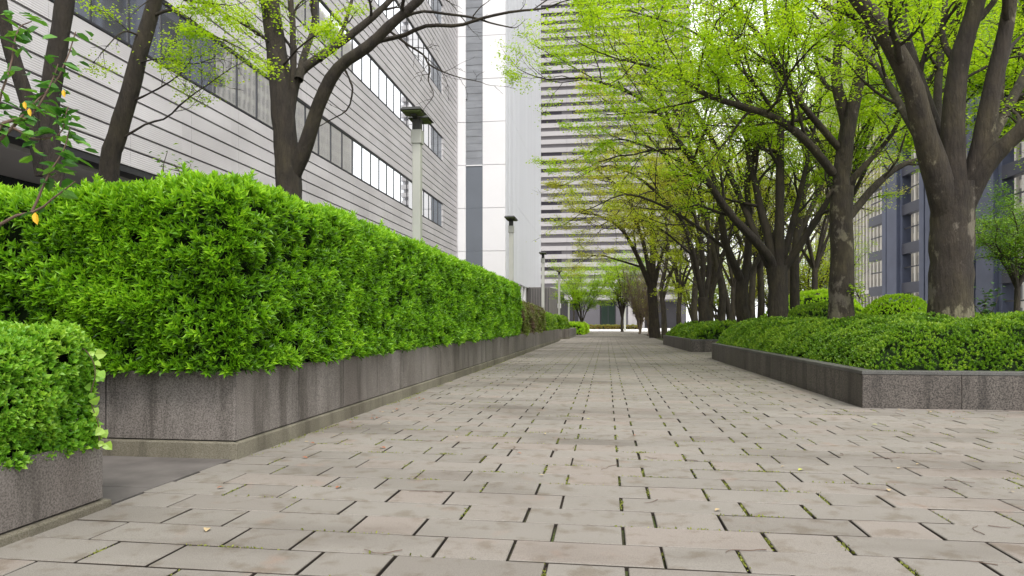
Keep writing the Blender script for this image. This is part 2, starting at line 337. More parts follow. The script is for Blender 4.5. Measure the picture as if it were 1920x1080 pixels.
class Tree:
    def __init__(s, seed): s.R = random.Random(seed); s.np = np.random.RandomState(seed); s.tb = {}; s.tips = []
    def tube(s, pts, rad, sides):
        s.tb.setdefault((len(pts), sides), ([], []))[0].append(pts); s.tb[(len(pts), sides)][1].append(rad)
    def limb(s, pts, r0, r1, k=14, sides=10, wob=.0, power=1.0, flare=0):
        c = catmull(pts, k); t = np.linspace(0, 1, k)
        r = r0 + (r1 - r0) * t ** power
        if wob: r = r * (1 + s.np.normal(size=k) * wob)
        if flare: r = r * (1 + flare * np.exp(-t * k / 1.6))
        s.tube(c, r, sides); return c, r
    def kids(s, c, r, lv, mx, start, step, ratio, cr=.5, ang=(30, 60), up=.12, flat=0, bare=False, lmax=2.2):
        """children along a limb; twigs of the last level carry leaves"""
        L = np.linalg.norm(np.diff(c, axis=0), axis=1); cum = np.concatenate([[0], np.cumsum(L)]); tot = cum[-1]
        x = start * tot + s.R.uniform(0, step); flip = s.R.random() * 6.28
        while x < tot:
            i = min(int(np.searchsorted(cum, x)) - 1, len(c) - 2); i = max(i, 0); f = (x - cum[i]) / max(L[i], 1e-6)
            p = c[i] * (1 - f) + c[i + 1] * f; rr = r[i] * (1 - f) + r[i + 1] * f; d = unit(c[i + 1] - c[i])
            flip += 2.4 + s.R.uniform(-.5, .5)
            a = unit(np.cross(d, (0.01, .02, 1.))); b = np.cross(a, d)
            rad = a * math.cos(flip) + b * math.sin(flip) * (1 - flat)
            th = math.radians(s.R.uniform(*ang)); dd = unit(d * math.cos(th) + unit(rad) * math.sin(th))
            len_ = min(tot * ratio * (1.15 - .75 * x / tot), lmax) * s.R.uniform(.6, 1.25)
            s.grow(p, dd, len_, max(min(rr * cr, .06), .0045), lv, mx, up, flat, step, ratio, bare)
            x += step * s.R.uniform(.6, 1.4)
        e = unit(c[-1] - c[-2])
        s.grow(c[-1], e, min(tot * ratio * .6, lmax * .7), max(r[-1] * .9, .004), lv, mx, up, flat, step, ratio, bare)
    def grow(s, p, d, L, r, lv, mx, up, flat, step, ratio, bare):
        K = 6 if lv <= 1 else 5 if lv == 2 else 4
        pts = [np.array(p)]; d = np.array(d)
        for i in range(K - 1):
            d = unit(d + s.np.normal(size=3) * (.17 if lv < 3 else .24) + np.array((0, 0, up * (1 if lv < 3 else -.3)))); pts.append(pts[-1] + d * L / (K - 1))
        pts = np.array(pts); rr = r * np.linspace(1, .4, K); s.tube(pts, rr, 5 if lv <= 1 else 3)
        if lv < mx: s.kids(pts, rr, lv + 1, mx, .22, max(step * .6, .16), .62 if lv > 1 else .6, .62, (28, 55), up, flat, bare, lmax=L * .75)
        if lv >= mx - 1 and not bare: s.tips.append(pts[1:])
    def wood(s, name, m, parent):
        Vs, Qs, k = [], [], 0
        for (K, sd), (pl, rl) in s.tb.items():
            V, Q = tubes(pl, rl, sd); Vs.append(V); Qs.append(Q + k); k += len(V)
        V = np.concatenate(Vs)
        w = snoise(V, .5, 5, 3)[:, None] * .012; V = V + unit(snoise(V, .8, 9)[:, None] * np.array([1., .7, .2]) + .001) * w
        return link_mesh(name, np_mesh(name, V, quads=np.concatenate(Qs), smooth=True), m, parent)
    def crown(s, name, m, parent, per=6, size=.05, spread=.10, thick=.035, wr=.36, keep=None, nk=None):
        pts = np.concatenate([t for t in s.tips])
        if keep is not None: pts = pts[keep(pts)]
        nk = nk * 1.1 if nk else nk
        if nk and len(pts) * per > nk: pts = pts[s.np.rand(len(pts)) < nk / (len(pts) * per)]
        # patches: foliage thick in some sprays, thin in others
        w = np.clip(.50 + 1.5 * snoise(pts, 1.4, 3), .04, 1.6); n_ = (per * 2.1 * w + s.np.rand(len(pts))).astype(int)
        p = np.repeat(pts, n_, 0); tone = np.repeat(np.clip(.5 + .45 * snoise(pts, 1.1, 8), 0, 1), n_)
        N = len(p); p = p + s.np.normal(size=(N, 3)) * np.array([spread, spread, thick])
        ph = s.np.rand(N) * 6.28; d = np.stack([np.cos(ph), np.sin(ph), s.np.uniform(-.55, .15, N)], 1)
        nn = unit(np.array([0, 0, 1.]) + s.np.normal(size=(N, 3)) * .33)
        r = np.clip(tone * .6 + s.np.rand(N) * .4, 0, 1)
        return leaves_obj(name, [leaf_arrays(p, d, nn, size * s.np.uniform(.6, 1.25, N), wr, .08, r)], m, parent)

# ------------------------------------------------------------------ the ground
g = MB(); g.quad((-900, -300, -.06), (900, -300, -.06), (900, 1500, -.06), (-900, 1500, -.06)); tag(g.build('ground', M['asphalt']), kind='structure')
g = MB(); g.box(-9, 26, -2, 79, -.05, -.022); tag(g.build('paving_bed', M['joint']), kind='structure')
g = MB(); g.box(-60, 60, 79.1, 129, -.05, .004); tag(g.build('plaza', M['plaza']), kind='structure')
g = MB()
for i, (a, b) in enumerate(((3.38, 3.86), (3.866, 4.34), (4.346, 4.80))):
    g.box(-9, -2.72, a, b, -.045, .001 + .0015 * (i % 2))
tag(g.build('side_path', M['side_slab'], bevel=.004), kind='structure')
def paving():
    V, Q, R = [], [], []; k = 0
    rr = random.Random(3); per = .98; dep = .283; tilt = .011
    y = .9; row = 0
    while y < 78.8:
        x0 = -2.72 if y > 3.2 else -4.5
        x1 = 18.0 if y < 8.7 else 9.0 if (20 < y < 24.2) else 3.1 if y < 60 else 12
        if y > 60: x0 = -7
        off = .081 if row % 2 == 0 else .57
        n = int((x1 - x0) / per) + 2
        kk = math.floor((x0 - off) / per)
        gy = .010; gx = .0125
        for i in range(n):
            base = off + (kk + i) * per + rr.uniform(-.003, .003)
            for a, b in ((base - .328, base), (base, base + per - .328)):
                a, b = max(a, x0), min(b, x1)
                if b - a < .05: continue
                ga = gx * rr.uniform(.7, 1.3); dz = rr.uniform(-.0015, .0015); t1, t2 = rr.uniform(-.001, .001), rr.uniform(-.001, .001)
                xs = (a + ga / 2, b - ga / 2); bev = .0045
                ys = (y + gy / 2 + rr.uniform(0, .002), y + dep - gy / 2)
                o = []
                for (ex, ey, ez, ins) in ((0, 0, 0, 1), (1, 0, 0, 1), (1, 1, 0, 1), (0, 1, 0, 1), (0, 0, -.005, 0), (1, 0, -.005, 0), (1, 1, -.005, 0), (0, 1, -.005, 0), (0, 0, -.035, 0), (1, 0, -.035, 0), (1, 1, -.035, 0), (0, 1, -.035, 0)):
                    px = xs[ex] + (bev * (1 - 2 * ex) if ins else 0); py = ys[ey] + (bev * (1 - 2 * ey) if ins else 0)
                    o.append((px, py - px * tilt, dz + ez + t1 * (2 * ex - 1) + t2 * (2 * ey - 1)))
                V += o
                Q.append((k, k + 1, k + 2, k + 3))
                for s in (4, 8):
                    for j in range(4):
                        j2 = (j + 1) % 4
                        Q.append((k + s + j, k + s + j2, k + s - 4 + j2, k + s - 4 + j))
                q_ = .18 + .82 * rr.random(); R += [q_] * 4 + [0.0] * 8; k += 12
        y += dep; row += 1
    o = link_mesh('paving', np_mesh('paving', np.array(V), quads=np.array(Q), rnd=R), M['paver']); tag(o, kind='structure')
paving()

# weeds and moss in the joints: nobody could count it
def weeds():
    rr = np.random.RandomState(11); pts = []; tilt = .011
    for row in range(0, 110):
        y0 = .9 + row * .283
        off = .081 if row % 2 == 0 else .57
        for i in range(-4, 9):
            for bx in (off + i * .98, off + i * .98 - .328):
                if not (-2.6 < bx < (8 if y0 < 8.4 else 2.8)): continue
                c = np.array([[bx, y0, 0]]); dens = snoise(c, 2.3, 41)[0]
                pr = .42 + .5 * dens
                if rr.rand() < pr:
                    n = rr.randint(20, 70); yy = y0 + .141 + rr.normal(size=n) * .055; xx = bx + rr.normal(size=n) * .008
                    pts.append(np.stack([xx, yy - xx * tilt, np.full(n, -.008)], 1))
                if rr.rand() < pr * .55:
                    n = rr.randint(15, 70); xx = bx + rr.normal(size=n) * .12; yy = y0 + rr.normal(size=n) * .004
                    pts.append(np.stack([xx, yy - xx * tilt, np.full(n, -.004)], 1))
    # a few grassy patches
    for cx, cy, n, s in ((2.95, 4.75, 420, .10), (3.2, 4.95, 200, .09), (-1.2, 5.2, 60, .03), (.25, 5.5, 60, .03), (-1.75, 6.4, 50, .05), (4.3, 5.4, 120, .1), (4.7, 5.9, 90, .1)):
        row = round((cy - .9) / .283); yy = .9 + row * .283
        xx = cx + rr.normal(size=n) * s * 1.6; pts.append(np.stack([xx, yy - xx * tilt + rr.normal(size=n) * .012, np.full(n, -.002)], 1))
    # mossy strip at the foot of the left planter
    n = 5000; yy = rr.uniform(4.9, 38, n) ; xx = -2.62 + rr.normal(size=n) * .02 + .02 * np.sin(yy * 3)
    k_ = snoise(np.stack([xx, yy, 0 * yy], 1), 3, 5) > -.25; pts.append(np.stack([xx, yy, np.zeros(n)], 1)[k_])
    p = np.concatenate(pts); N = len(p); d = unit(rr.normal(size=(N, 3)) * np.array([1, 1, .3]) + np.array([0, 0, .75])); nn = unit(rr.normal(size=(N, 3)))
    tag(leaves_obj('moss', [leaf_arrays(p, d, nn, rr.uniform(.006, .019, N), .3)], M['leaf_weed']), 'green moss and small weeds in the paving joints', 'moss', kind='stuff')
weeds()

# ------------------------------------------------------------------ planters
def walls(mb, pts, z0, z1, plen, thick=.16, gap=.007, closed=True, out=0.0):
    """panelled wall along an outline (counter-clockwise); panels with open joints"""
    n = len(pts); c = np.mean(pts, 0)
    nx = []
    for i in range(n):
        a, b = np.array(pts[i]), np.array(pts[(i + 1) % n]); d = b - a; nx.append(np.array([d[1], -d[0]]) / np.linalg.norm(d))
    def off(i, k):
        n1, n2 = nx[i - 1], nx[i]; m = n1 + n2; m = m / (m @ m) * 2 if m @ m > 1e-6 else n1
        return np.array(pts[i]) + m * k
    for i in range(n):
        j = (i + 1) % n
        A, B, Ai, Bi = off(i, out), off(j, out), off(i, out - thick), off(j, out - thick)
        L = np.linalg.norm(B - A); m = max(1, round(L / plen)); 
        for q in range(m):
            t0, t1 = q / m, (q + 1) / m; g0 = gap / 2 / L if q else gap * .2 / L; g1 = gap / 2 / L if q < m - 1 else gap * .2 / L
            a0, a1 = A + (B - A) * (t0 + g0), A + (B - A) * (t1 - g1); b0, b1 = Ai + (Bi - Ai) * (t0 + g0), Ai + (Bi - Ai) * (t1 - g1)
            mb.hexa([(*a0, z0), (*a1, z0), (*b1, z0), (*b0, z0), (*a0, z1), (*a1, z1), (*b1, z1), (*b0, z1)])
def planter(name, label, pts, h, plen, mw, coping=True, plinth=0, group=None, soil_z=None):
    t = empty(name, (pts[0][0], pts[0][1], 0), label, 'planter', group or 'stone planters along the path')
    w = MB(); walls(w, pts, plinth, h - (.045 if coping else 0), plen); w.build('wall', mw, t, bevel=.004)
    bk = MB(); walls(bk, pts, .0, h - .06, 50, .10, 0, out=-.02); bk.build('backing', M['groove'], t)
    if coping:
        cp = MB(); walls(cp, pts, h - .043, h, plen * 2, .2, .004, out=.006); cp.build('coping', M['coping'], t, bevel=.005)
    if plinth:
        pl = MB(); walls(pl, pts, -.03, plinth - .008, 60, .2, 0, out=.032); pl.build('plinth', M['plinth'], t, bevel=.01)
    s = MB(); s.prism([tuple(np.array(p_) + (np.array(np.mean(pts, 0)) - np.array(p_)) * .0) for p_ in shrink(pts, .14)], -.02, soil_z or h - .05); s.build('soil', M['soil'], t)
    return t
def shrink(pts, k):
    n = len(pts); out = []
    for i in range(n):
        a, b, c = np.array(pts[i - 1]), np.array(pts[i]), np.array(pts[(i + 1) % n])
        d1, d2 = (b - a) / np.linalg.norm(b - a), (c - b) / np.linalg.norm(c - b)
        n1, n2 = np.array([d1[1], -d1[0]]), np.array([d2[1], -d2[0]]); m = n1 + n2; m = m / (m @ m) * 2
        out.append(tuple(b - m * k))
    return out
PL_MAIN = [(-9, 4.78), (-2.70, 4.78), (-2.56, 38.2), (-9, 38.2)]
PL_NEAR = [(-9, -1.0), (-2.70, -1.0), (-2.70, 3.42), (-9, 3.42)]
PL_LEFT2 = [(-9, 41.5), (-2.9, 41.5), (-2.3, 43.5), (-2.4, 56), (-9, 56)]
PL_A = [(2.97, 8.6), (17, 8.6), (17, 22.4), (3.9, 22.4), (2.88, 19.7)]
PL_B = [(2.86, 24.2), (16, 24.2), (16, 40), (5.5, 40), (2.59, 32.6)]
planter('planter', 'long weathered grey stone planter on the left of the path, carrying the tall clipped hedge', PL_MAIN, .64, 1.05, M['stone_left'], False, .13, soil_z=.6)
planter('planter', 'low pale stone planter cut off by the lower left corner, under the small leafy shrub', PL_NEAR, .37, 1.5, M['stone_left'], False, .05)
planter('planter', 'small far stone planter on the left, beyond the end of the long hedge planter', PL_LEFT2, .6, 1.05, M['stone_left'], False, .1)
planter('planter', 'dark speckled granite planter at right front, with its sharp corner pointing into the path', PL_A, .4375, 1.12, M['stone_dark'], True, 0)
planter('planter', 'dark granite planter on the right beyond the front one, around the multi-stemmed trees', PL_B, .43, 1.4, M['stone_dark'], True, 0)

# ------------------------------------------------------------------ hedges
def rbox_points(lo, hi, r, faces, dens, seed=0):
    """random points and normals on a rounded box; faces: list among x0 x1 y0 y1 z1"""
    R = np.random.RandomState(seed + 5000); lo, hi = np.array(lo, float), np.array(hi, float); P_, N_ = [], []
    for f in faces:
        ax = 'xyz'.index(f[0]); o = [i for i in range(3) if i != ax]
        area = (hi[o[0]] - lo[o[0]]) * (hi[o[1]] - lo[o[1]]); n = int(area * dens)
        p = np.zeros((n, 3)); p[:, o[0]] = R.uniform(lo[o[0]], hi[o[0]], n); p[:, o[1]] = R.uniform(lo[o[1]], hi[o[1]], n)
        p[:, ax] = hi[ax] if f[1] == '1' else lo[ax]
        P_.append(p)
    p = np.concatenate(P_); q = np.clip(p, lo + r, hi - r); q[:, 2] = np.clip(p[:, 2], lo[2], hi[2] - r)
    n = unit(p - q); return q + n * r, n
def core_box(name, lo, hi, r, m, parent, amp=.05):
    nx, ny, nz = max(3, int((hi[0] - lo[0]) / .3)), max(3, int((hi[1] - lo[1]) / .3)), max(3, int((hi[2] - lo[2]) / .2))
    V, Q = [], []; idx = {}
    def vid(i, j, k):
        if (i, j, k) not in idx:
            idx[(i, j, k)] = len(V); V.append((lo[0] + (hi[0] - lo[0]) * i / nx, lo[1] + (hi[1] - lo[1]) * j / ny, lo[2] + (hi[2] - lo[2]) * k / nz))
        return idx[(i, j, k)]
    for i in range(nx):
        for j in range(ny): Q.append((vid(i, j, nz), vid(i + 1, j, nz), vid(i + 1, j + 1, nz), vid(i, j + 1, nz)))
    for i in range(nx):
        for k in range(nz):
            Q.append((vid(i, 0, k), vid(i + 1, 0, k), vid(i + 1, 0, k + 1), vid(i, 0, k + 1))); Q.append((vid(i, ny, k), vid(i, ny, k + 1), vid(i + 1, ny, k + 1), vid(i + 1, ny, k)))
    for j in range(ny):
        for k in range(nz):
            Q.append((vid(0, j, k), vid(0, j, k + 1), vid(0, j + 1, k + 1), vid(0, j + 1, k))); Q.append((vid(nx, j, k), vid(nx, j + 1, k), vid(nx, j + 1, k + 1), vid(nx, j, k + 1)))
    V = np.array(V); lo_, hi_ = np.array(lo), np.array(hi); q = np.clip(V, lo_ + r, hi_ - r); q[:, 2] = np.clip(V[:, 2], lo_[2], hi_[2] - r)
    d = V - q; V = q + unit(d) * np.minimum(np.linalg.norm(d, axis=1, keepdims=True), r)
    V += snoise(V, .7, 2)[:, None] * amp * unit(V - (lo_ + hi_) / 2)
    return link_mesh(name, np_mesh(name, V, quads=np.array(Q), smooth=True), m, parent)
def hedge(name, label, lo, hi, r, m, mc, faces, densf, L, cat='hedge', k=8, seed=1, amp=.07, wr=.17, up=.45, group=None, inset=.13, spread=(.5, 1.25), strayn=0):
    t = empty(name, ((lo[0] + hi[0]) / 2, (lo[1] + hi[1]) / 2, lo[2]), label, cat, group)
    core_box('inner_branches', tuple(np.array(lo) + (inset, inset, -.05)), tuple(np.array(hi) - inset), max(r - inset, .05), mc, t)
    p, n = rbox_points(lo, hi, r, faces, densf[0], seed)
    dist = np.hypot(p[:, 0], p[:, 1]); keepp = np.random.RandomState(seed + 777).rand(len(p)) < np.clip((densf[2] / dist) ** 1.3, densf[1], 1); p, n, dist = p[keepp], n[keepp], dist[keepp]
    nz = snoise(p, .55, seed, 3); gaps = snoise(p, .42, seed + 9, 2); p = p + n * (nz * amp)[:, None] - n * (np.clip(-gaps - .35, 0, 1) * .16)[:, None]
    kk = np.random.RandomState(seed + 1).rand(len(p)) < np.clip(1.15 + gaps * .9, .25, 1); p, n, dist, nz = p[kk], n[kk], dist[kk], nz[kk]
    LL = L * np.clip(dist / densf[2], 1, 1.7) * rs.uniform(.75, 1.25, len(p))
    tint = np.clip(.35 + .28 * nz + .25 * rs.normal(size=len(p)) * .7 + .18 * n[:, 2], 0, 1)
    sets = [whorls(p, n, LL, k, up, wr, spread, tint)]
    if strayn:
        R = np.random.RandomState(seed + 5)
        for _ in range(strayn):
            i = R.randint(len(p)); 
            if n[i, 2] < .5: continue
            h = R.uniform(.04, .14); q = p[i] + np.stack([np.zeros(4), np.zeros(4), np.linspace(0, h, 4)], 1)
            sets.append(whorls(q, np.tile([0, 0, 1.], (4, 1)), np.full(4, L), k, up, wr, spread, np.full(4, .9)))
    leaves_obj('foliage', sets, m, t); return t
hd = empty('hedge', (-3.5, 12, .6), 'tall bright green clipped hedge filling the long left planter', 'hedge')
def big_hedge():
    parts = [((-4.1, 4.66, .64), (-2.64, 21.2, 2.13), ['x1', 'z1', 'y0', 'y1'], 21), ((-8.6, 4.66, .64), (-3.2, 6.2, 2.10), ['y0', 'z1'], 22)]
    sets = []
    for lo, hi, faces, seed in parts:
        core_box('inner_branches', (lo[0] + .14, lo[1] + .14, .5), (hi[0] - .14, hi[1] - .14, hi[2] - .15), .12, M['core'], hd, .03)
        p, n = rbox_points(lo, hi, .2, faces, 620, seed)
        dist = np.hypot(p[:, 0], p[:, 1]); R = np.random.RandomState(seed); k = R.rand(len(p)) < np.clip((8 / dist) ** 1.2, .3, 1); p, n, dist = p[k], n[k], dist[k]
        nz = snoise(p, .6, 31, 3); gaps = snoise(p, .38, 32, 2)
        p = p + n * (nz * .045)[:, None] - n * (np.clip(-gaps - .3, 0, 1) * .14)[:, None]
        p[:, 2] += n[:, 2] * snoise(p, 2.2, 33) * .03 - .13 * np.exp(-(p[:, 1] - 4.66) / 1.1) * np.clip((p[:, 2] - .6) / 1.5, 0, 1)
        k = R.rand(len(p)) < np.clip(1.2 + gaps * .8, .4, 1); p, n, dist, nz = p[k], n[k], dist[k], nz[k]
        LL = .066 * np.clip(dist / 10, 1, 1.5) * R.uniform(.7, 1.3, len(p))
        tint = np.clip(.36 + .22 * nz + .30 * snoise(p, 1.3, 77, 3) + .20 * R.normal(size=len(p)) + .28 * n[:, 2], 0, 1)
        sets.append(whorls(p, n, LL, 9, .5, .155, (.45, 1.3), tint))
        # shoots standing proud of the top
        top = np.where((n[:, 2] > .8))[0]; pick = R.choice(top, min(170, len(top)), replace=False)
        for i in pick:
            h = R.uniform(.03, .11); m_ = 3; q = p[i] + np.stack([R.normal(size=m_) * .008, R.normal(size=m_) * .008, np.linspace(.02, h, m_)], 1)
            sets.append(whorls(q, np.tile([0, 0, 1.], (m_, 1)), np.full(m_, .06), 8, .6, .16, (.4, 1.1), np.full(m_, .9)))
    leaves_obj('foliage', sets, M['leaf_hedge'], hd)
big_hedge()

hedge('shrub', 'brown and green twiggy shrub row right behind the far end of the tall hedge', (-4.2, 21.6, .58), (-2.72, 30.5, 1.62), .35, M['leaf_brown'], M['core_brown'], ['x1', 'z1', 'y0', 'y1'], (500, .5, 15), .06, 'shrub', 5, 41, .12, .22)
hedge('shrub', 'rounded olive green shrub at the far end of the long left planter', (-4.2, 30.6, .58), (-2.72, 37.9, 1.42), .4, M['leaf_azalea'], M['core_brown'], ['x1', 'z1', 'y0', 'y1'], (400, .4, 15), .06, 'shrub', 5, 42, .1, .22)
hedge('shrub', 'low dark green shrub in the small far planter on the left', (-4.5, 42, .55), (-2.75, 50, 1.35), .4, M['leaf_azalea'], M['core'], ['x1', 'z1', 'y0'], (250, .4, 20), .08, 'shrub', 5, 43, .1, .25)
hedge('shrub', 'bright green low shrub on the ground past the left planters', (-4.2, 57, 0), (-1.9, 72, .85), .4, M['leaf_bright'], M['core'], ['x1', 'z1', 'y0'], (120, .4, 30), .1, 'shrub', 5, 44, .15, .25)
hedge('hedge', 'low orange-tinged groundcover strip in front of the striped building', (-5, 106, 0), (5, 108, .5), .2, M['orange_leaf'], M['core'], ['z1', 'y0'], (60, 1, 30), .10, 'hedge', 5, 45, .12, .3)
# small shrub in the near planter
hedge('shrub', 'small round-leaved green shrub in the low planter at the lower left corner', (-4.6, .8, .33), (-2.71, 3.45, .96), .17, M['leaf_near'], M['core'], ['x1', 'z1', 'y1', 'y0'], (3000, .5, 4), .032, 'shrub', 6, 46, .05, .33, inset=.07)

# azalea beds as height fields
def bed(name, label, poly, z0, A, seed, dens, L, m, hfun=None, cell=.16, k=6, cat='azalea bed'):
    poly = np.array(poly); lo, hi = poly.min(0), poly.max(0); n = len(poly)
    def edged(p):
        d = np.full(len(p), 1e9)
        for i in range(n):
            a, b = poly[i], poly[(i + 1) % n]; e = (b - a) / np.linalg.norm(b - a); nn = np.array([-e[1], e[0]]); d = np.minimum(d, (p - a) @ nn)
        return d
    def H(p):
        d = edged(p); p3 = np.c_[p, np.zeros(len(p))]
        base = A * (1 - np.exp(-np.maximum(d, 0) / .26)) + .13 * snoise(p3, 1.9, seed, 2) * np.clip(d / .4, 0, 1) + .035 * snoise(p3, .55, seed + 3, 2)
        if hfun is not None: base = base + hfun(p) * np.clip(d / .5, 0, 1)
        return z0 + base
    t = empty(name, (poly[0][0], poly[0][1], z0), label, cat)
    gx, gy = np.arange(lo[0], hi[0], cell), np.arange(lo[1], hi[1], cell); X, Y = np.meshgrid(gx, gy, indexing='ij'); pp = np.c_[X.ravel(), Y.ravel()]
    d = edged(pp); z = np.where(d > .02, H(pp) - .07, z0 - .1); idx = np.arange(len(pp)).reshape(X.shape)
    Q = np.stack([idx[:-1, :-1], idx[1:, :-1], idx[1:, 1:], idx[:-1, 1:]], -1).reshape(-1, 4); ok = (d[Q] > -.02).all(1)
    link_mesh('inner_branches', np_mesh('inner_branches', np.c_[pp, z], quads=Q[ok], smooth=True), M['core'], t)
    R = np.random.RandomState(seed); N = int((hi[0] - lo[0]) * (hi[1] - lo[1]) * dens); p = np.c_[R.uniform(lo[0], hi[0], N), R.uniform(lo[1], hi[1], N)]
    d = edged(p); p, d = p[d > .0], d[d > .0]; dist = np.hypot(p[:, 0], p[:, 1])
    steep = np.exp(-d / .26) ; w = (.38 + 2.2 * steep) * np.clip((11 / dist) ** 1.5, .15, 1); kk = R.rand(len(p)) < w; p, d, dist = p[kk], d[kk], dist[kk]
    e = .03; h = H(p); hx = (H(p + [e, 0]) - h) / e; hy = (H(p + [0, e]) - h) / e; nn = unit(np.c_[-hx, -hy, np.ones(len(p))])
    P3 = np.c_[p, h + R.normal(size=len(p)) * .012]; gaps = snoise(P3, .35, seed + 6, 2); kk = R.rand(len(p)) < np.clip(1.05 + gaps, .2, 1); P3, nn, dist, gaps = P3[kk], nn[kk], dist[kk], gaps[kk]
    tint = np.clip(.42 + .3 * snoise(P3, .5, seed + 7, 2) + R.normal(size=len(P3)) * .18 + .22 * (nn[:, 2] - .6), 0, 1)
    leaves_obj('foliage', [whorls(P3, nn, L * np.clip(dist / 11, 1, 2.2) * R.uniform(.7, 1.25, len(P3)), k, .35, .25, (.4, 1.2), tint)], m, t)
    return t
def bump_at(lst):
    def f(p):
        o = np.zeros(len(p))
        for x, y, h, s in lst: o += h * np.exp(-((p[:, 0] - x) ** 2 + (p[:, 1] - y) ** 2) / (2 * s * s))
        return o
    return f
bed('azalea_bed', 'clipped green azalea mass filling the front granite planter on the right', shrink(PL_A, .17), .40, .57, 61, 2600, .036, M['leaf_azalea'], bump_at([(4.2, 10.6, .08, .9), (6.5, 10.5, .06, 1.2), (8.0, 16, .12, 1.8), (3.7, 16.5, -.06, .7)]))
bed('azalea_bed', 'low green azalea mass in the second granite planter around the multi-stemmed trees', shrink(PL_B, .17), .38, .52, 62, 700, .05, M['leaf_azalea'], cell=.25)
def dome(name, label, x, y, z0, rx, ry, h, m, n, L, k=6, seed=1, cat='shrub', group=None, mc=None, amp=.07):
    t = empty(name, (x, y, z0), label, cat, group); R = np.random.RandomState(seed)
    v = unit(R.normal(size=(n, 3))); v[:, 2] = np.abs(v[:, 2]); p = v * np.array([rx, ry, h]); nn = unit(v / np.array([rx, ry, h]))
    p = p * (1 + snoise(p, rx * .7, seed)[:, None] * amp) + (x, y, z0)
    u, w = np.meshgrid(np.linspace(0, 2 * math.pi, 25), np.linspace(0, math.pi / 2, 8)); c = np.stack([np.cos(u) * np.cos(w) * rx, np.sin(u) * np.cos(w) * ry, np.sin(w) * h], -1) * .88
    idx = np.arange(25 * 8).reshape(8, 25); Q = np.stack([idx[:-1, :-1], idx[:-1, 1:], idx[1:, 1:], idx[1:, :-1]], -1).reshape(-1, 4)
    link_mesh('inner_branches', np_mesh('inner_branches', c.reshape(-1, 3) + (x, y, z0), quads=Q, smooth=True), mc or M['core'], t)
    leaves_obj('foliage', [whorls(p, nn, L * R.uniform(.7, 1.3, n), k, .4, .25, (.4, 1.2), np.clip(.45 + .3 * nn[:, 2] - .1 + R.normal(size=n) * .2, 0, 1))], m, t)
    return t
dome('shrub', 'bright lime clipped dome of leaves behind the azaleas, in front of the blue-grey building', 7.6, 19.6, .5, 1.0, 1.3, 1.2, M['leaf_bright'], 4200, .05, seed=71)
dome('shrub', 'dark olive rounded shrub behind the azaleas, left of the second large trunk', 7.3, 24.6, .4, 1.7, 1.6, 1.25, M['leaf_azalea'], 2600, .07, seed=72)
dome('shrub', 'yellow green low shrub between the trunks beyond the front planter', 8.6, 30, .3, 2.2, 2, 2.0, M['leaf_bright'], 2500, .10, seed=73)
dome('shrub', 'grassy green clump in the front planter right of the nearest trunk', 6.6, 11.8, .7, .9, .5, .42, M['leaf_azalea'], 1500, .07, seed=74)
dome('shrub', 'brownish low shrub at the right frame edge behind the azaleas', 9.4, 14.2, .7, 1.1, .6, .50, M['leaf_brown'], 1500, .06, seed=75)

# ------------------------------------------------------------------ lamp posts
def lamp(y, label):
    x = -3.57; t = empty('street_lamp', (x, y, 0), label, 'street lamp', 'square post lamps along the left planters')
    a = MB(); a.box(x - .078, x + .078, y - .078, y + .078, 0, 4.4); a.build('post', M['lamp_post'], t, bevel=.008)
    a = MB(); a.box(x - .10, x + .10, y - .10, y + .10, 4.401, 4.66); a.build('collar', M['lamp_post'], t, bevel=.008)
    a = MB(); a.box(x - .075, x + .075, y - .075, y + .075, 4.661, 4.87); a.box(x - .05, x + .05, y - .3, y + .3, 4.871, 4.90); a.build('neck', M['lamp_black'], t)
    for s in (-1, 1):
        a = MB(); yc = y + s * .27; hw = .21
        b, c = (x - hw, x + hw, yc - .2, yc + .2), (x - hw * .8, x + hw * .8, yc - .16, yc + .16)
        a.hexa([(b[0], b[2], 4.93), (b[1], b[2], 4.93), (b[1], b[3], 4.93), (b[0], b[3], 4.93), (c[0], c[2], 4.985), (c[1], c[2], 4.985), (c[1], c[3], 4.985), (c[0], c[3], 4.985)])
        hd_ = a.build('lamp_head', M['lamp_black'], t)
        d = MB(); d.box(x - .17, x + .17, yc - .16, yc + .16, 4.90, 4.928); d.build('lens', M['lamp_under'], hd_)
    a = MB(); a.box(x - .09, x + .09, y - .09, y + .09, 4.986, 5.03); a.build('cap', M['lamp_black'], t, bevel=.01)
for y, lb in ((12.85, 'nearest and largest square lamp post, rising behind the tall hedge before the grooved facade'), (26.0, 'second lamp post from the front, in front of the white tower'), (39.3, 'third lamp post from the front, where white tower and striped building meet'),
              (52.9, 'fourth lamp post from the front, white and slim before the striped building'), (66.5, 'farthest lamp post of the row, right of the other four')):
    lamp(y, lb)
# slim grey post by the entrance
t = empty('street_lamp', (2.3, 88, 0), 'short plain grey post beside the dark green entrance', 'post')
a = MB(); a.box(2.18, 2.42, 87.9, 88.1, 0, 3.7); a.build('post', M['lamp_post'], t, bevel=.02); a = MB(); a.box(2.1, 2.5, 87.8, 88.2, 3.71, 3.95); a.build('cap', M['lamp_post'], t)

